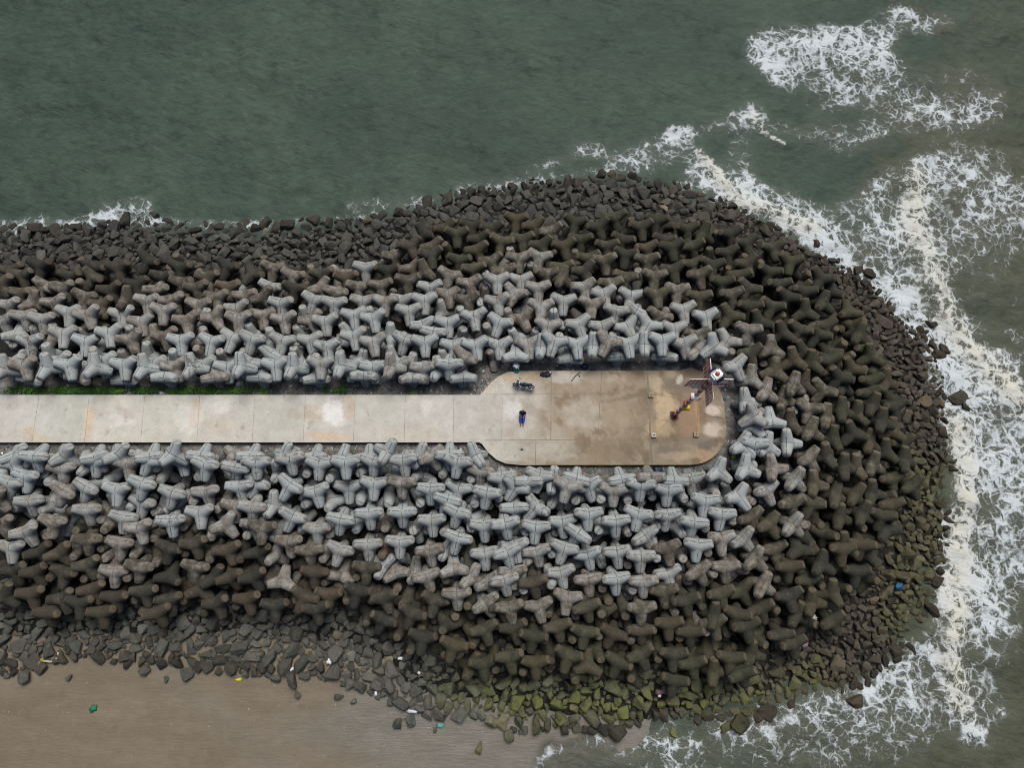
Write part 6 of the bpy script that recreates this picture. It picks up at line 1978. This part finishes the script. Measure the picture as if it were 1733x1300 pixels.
X_, Y_ = un(975, 637.5); bm = bmesh.new(); b_tube(bm, [(-.42, -.42, .03), (-.05, .05, .04), (.32, .36, .04), (.36, .42, .04)], [.028, .034, .03, .02], 7); b_tube(bm, [(.14, .12, .035), (.28, .06, .04), (.31, -.02, .04)], [.02, .035, .03], 7)
o = from_bm('driftwood_stick', bm, plain('black_wood', (.014, .012, .012), .8)); o.location = (X_, Y_, 0); tag(o, 'crooked black stick lying on the platform near the upper edge', 'stick')
crumple('green_wrapper', 158, 1200, (.30, .24), (.004, .14, .07), 'bright green plastic bag lying on the open sand', 'bag', .4, 40)
crumple('yellow_scrap', 404, 1151, (.26, .10), (.55, .50, .02), 'flat yellow plastic scrap at the edge of the sand', 'scrap', .5, 10)
crumple('yellow_scrap', 413, 1134.5, (.14, .16), (.55, .50, .02), 'yellow plastic scrap on a rock just above another yellow scrap', 'scrap', .6, 70)
crumple('yellow_scrap', 843, 1221.5, (.17, .10), (.50, .55, .02), 'lime yellow plastic scrap among the mossy rocks', 'scrap', .6, 20, .3)
crumple('yellow_rag', 70, 1117, (.22, .16), (.36, .30, .04), 'dull yellow rag beside the pale hose on the sand', 'rag', .4, 20, .15)
crumple('foam_block', 558, 1120, (.26, .22), (.70, .70, .68), 'white foam lump on the rubble beside the sand', 'foam', .6, 20, .15)
crumple('foam_block', 679, 1115, (.27, .12), (.68, .70, .70), 'white foam strip against the tetrapods beside the sand', 'foam', .6, -5, .25)
crumple('white_scrap', 494, 1133.5, (.22, .10), (.66, .68, .72), 'curved white plastic scrap at the sand edge', 'scrap', .5, 35, .1)
crumple('white_scrap', 709, 1139, (.22, .10), (.62, .62, .64), 'slanting white plastic scrap on the rubble under the tetrapods', 'scrap', .5, -35, .2)
crumple('white_scrap', 636, 1174, (.10, .20), (.66, .64, .70), 'narrow white scrap standing at the corner of the rubble', 'scrap', .5, 0, .2)
crumple('white_wrapper', 698, 1205, (.44, .12), (.52, .50, .60), 'long pale wrapper at the foot of the mossy rocks', 'wrapper', .5, -6, .2)
crumple('fishing_net', 746, 1228, (.26, .20), (.10, .30, .27), 'teal tangle of fishing net on the wet sand', 'net', .5, 20)
crumple('pink_rag', 1117, 1172, (.32, .16), (.22, .09, .17), 'dark pink rag lying on the mossy rocks', 'rag', .5, 10, .3)
crumple('white_cup', 1116, 1178, (.13, .12), (.66, .70, .62), 'round white cup beside the dark pink rag', 'cup', .8, 0, .35)
crumple('red_cloth', 1090, 330, (.26, .13), (.20, .012, .014), 'dark red cloth on the rubble above the platform', 'cloth', .5, 10, .3)
crumple('blue_bag', 1520, 993, (.36, .28), (.004, .062, .13), 'bright blue plastic bag on the rubble of the seaward side', 'bag', .6, 25, .3)
crumple('pink_rag', 1362, 1092, (.30, .20), (.20, .13, .17), 'greyish pink rag on rubble at the lower seaward corner', 'rag', .5, 25, .2)
crumple('white_rope_tangle', 1377, 1046, (.28, .22), (.36, .37, .31), 'pale tangle of rope over a dark tetrapod at the lower seaward corner', 'rope', .5, -40, 1.1)
crumple('teal_bottle', 1226, 675, (.12, .12), (.02, .16, .19), 'teal plastic bottle in the gravel right of the beacon', 'bottle', .8)
crumple('dark_stone', 883, 761, (.09, .07), (.06, .06, .06), 'small dark lump on the lower part of the platform', 'lump', .5)
X_, Y_ = un(86, 1118, -4.15); bm = bmesh.new(); b_tube(bm, [(-.9, -.65, .05), (-.8, -.1, .1), (-.35, -.05, .15), (.1, -.1, .14), (.45, .0, .12), (.62, .35, .1), (.55, .6, .08)], .085, 8)
o = from_bm('pale_hose', bm, plain('cream_plastic', (.40, .36, .26), .6)); o.location = (X_, Y_, ground_z(X_, Y_) + .1); tag(o, 'pale curved hose lying on sand and rocks by the lower left', 'hose')
# ------------------------------------------------------------------ light, air, camera
SUN_EL, SUN_AZ = 64.0, 75.0      # azimuth from +x towards +y
W_ = bpy.data.worlds.new('World'); SC.world = W_; W_.use_nodes = True; nt = W_.node_tree
sk = nt.nodes.new('ShaderNodeTexSky'); sk.sky_type = 'NISHITA'; sk.sun_disc = False; sk.sun_elevation = R(SUN_EL); sk.sun_rotation = R(90 - SUN_AZ); sk.air_density = 1.0; sk.dust_density = 6.0; sk.ozone_density = 1.0
nt.links.new(sk.outputs[0], nt.nodes['Background'].inputs[0]); nt.nodes['Background'].inputs[1].default_value = .07
L = bpy.data.lights.new('sun', 'SUN'); L.energy = 2.3; L.angle = R(34); L.color = (1, .975, .93)
lo = bpy.data.objects.new('sun', L); COL.objects.link(lo)
dv = Vector((math.cos(R(SUN_EL)) * math.cos(R(SUN_AZ)), math.cos(R(SUN_EL)) * math.sin(R(SUN_AZ)), math.sin(R(SUN_EL))))
lo.rotation_euler = dv.to_track_quat('Z', 'Y').to_euler()
cd = bpy.data.cameras.new('camera'); cd.sensor_width = 36; cd.lens = 36 * F / 1733; cd.clip_end = 3000; cd.clip_start = .5
co_ = bpy.data.objects.new('camera', cd); COL.objects.link(co_); co_.location = (0, 0, H); co_.rotation_euler = (T, 0, 0); SC.camera = co_
SC.render.engine = 'CYCLES'; SC.render.resolution_x, SC.render.resolution_y = 1024, 769
vs_ = SC.view_settings; vs_.view_transform = 'Standard'; vs_.look = 'None'; vs_.exposure = 0.2; vs_.gamma = 1
SC.cycles.max_bounces = 5; SC.cycles.diffuse_bounces = 0; SC.cycles.filter_width = 1.0; SC.cycles.transparent_max_bounces = 8
SC.cycles.use_denoising = True
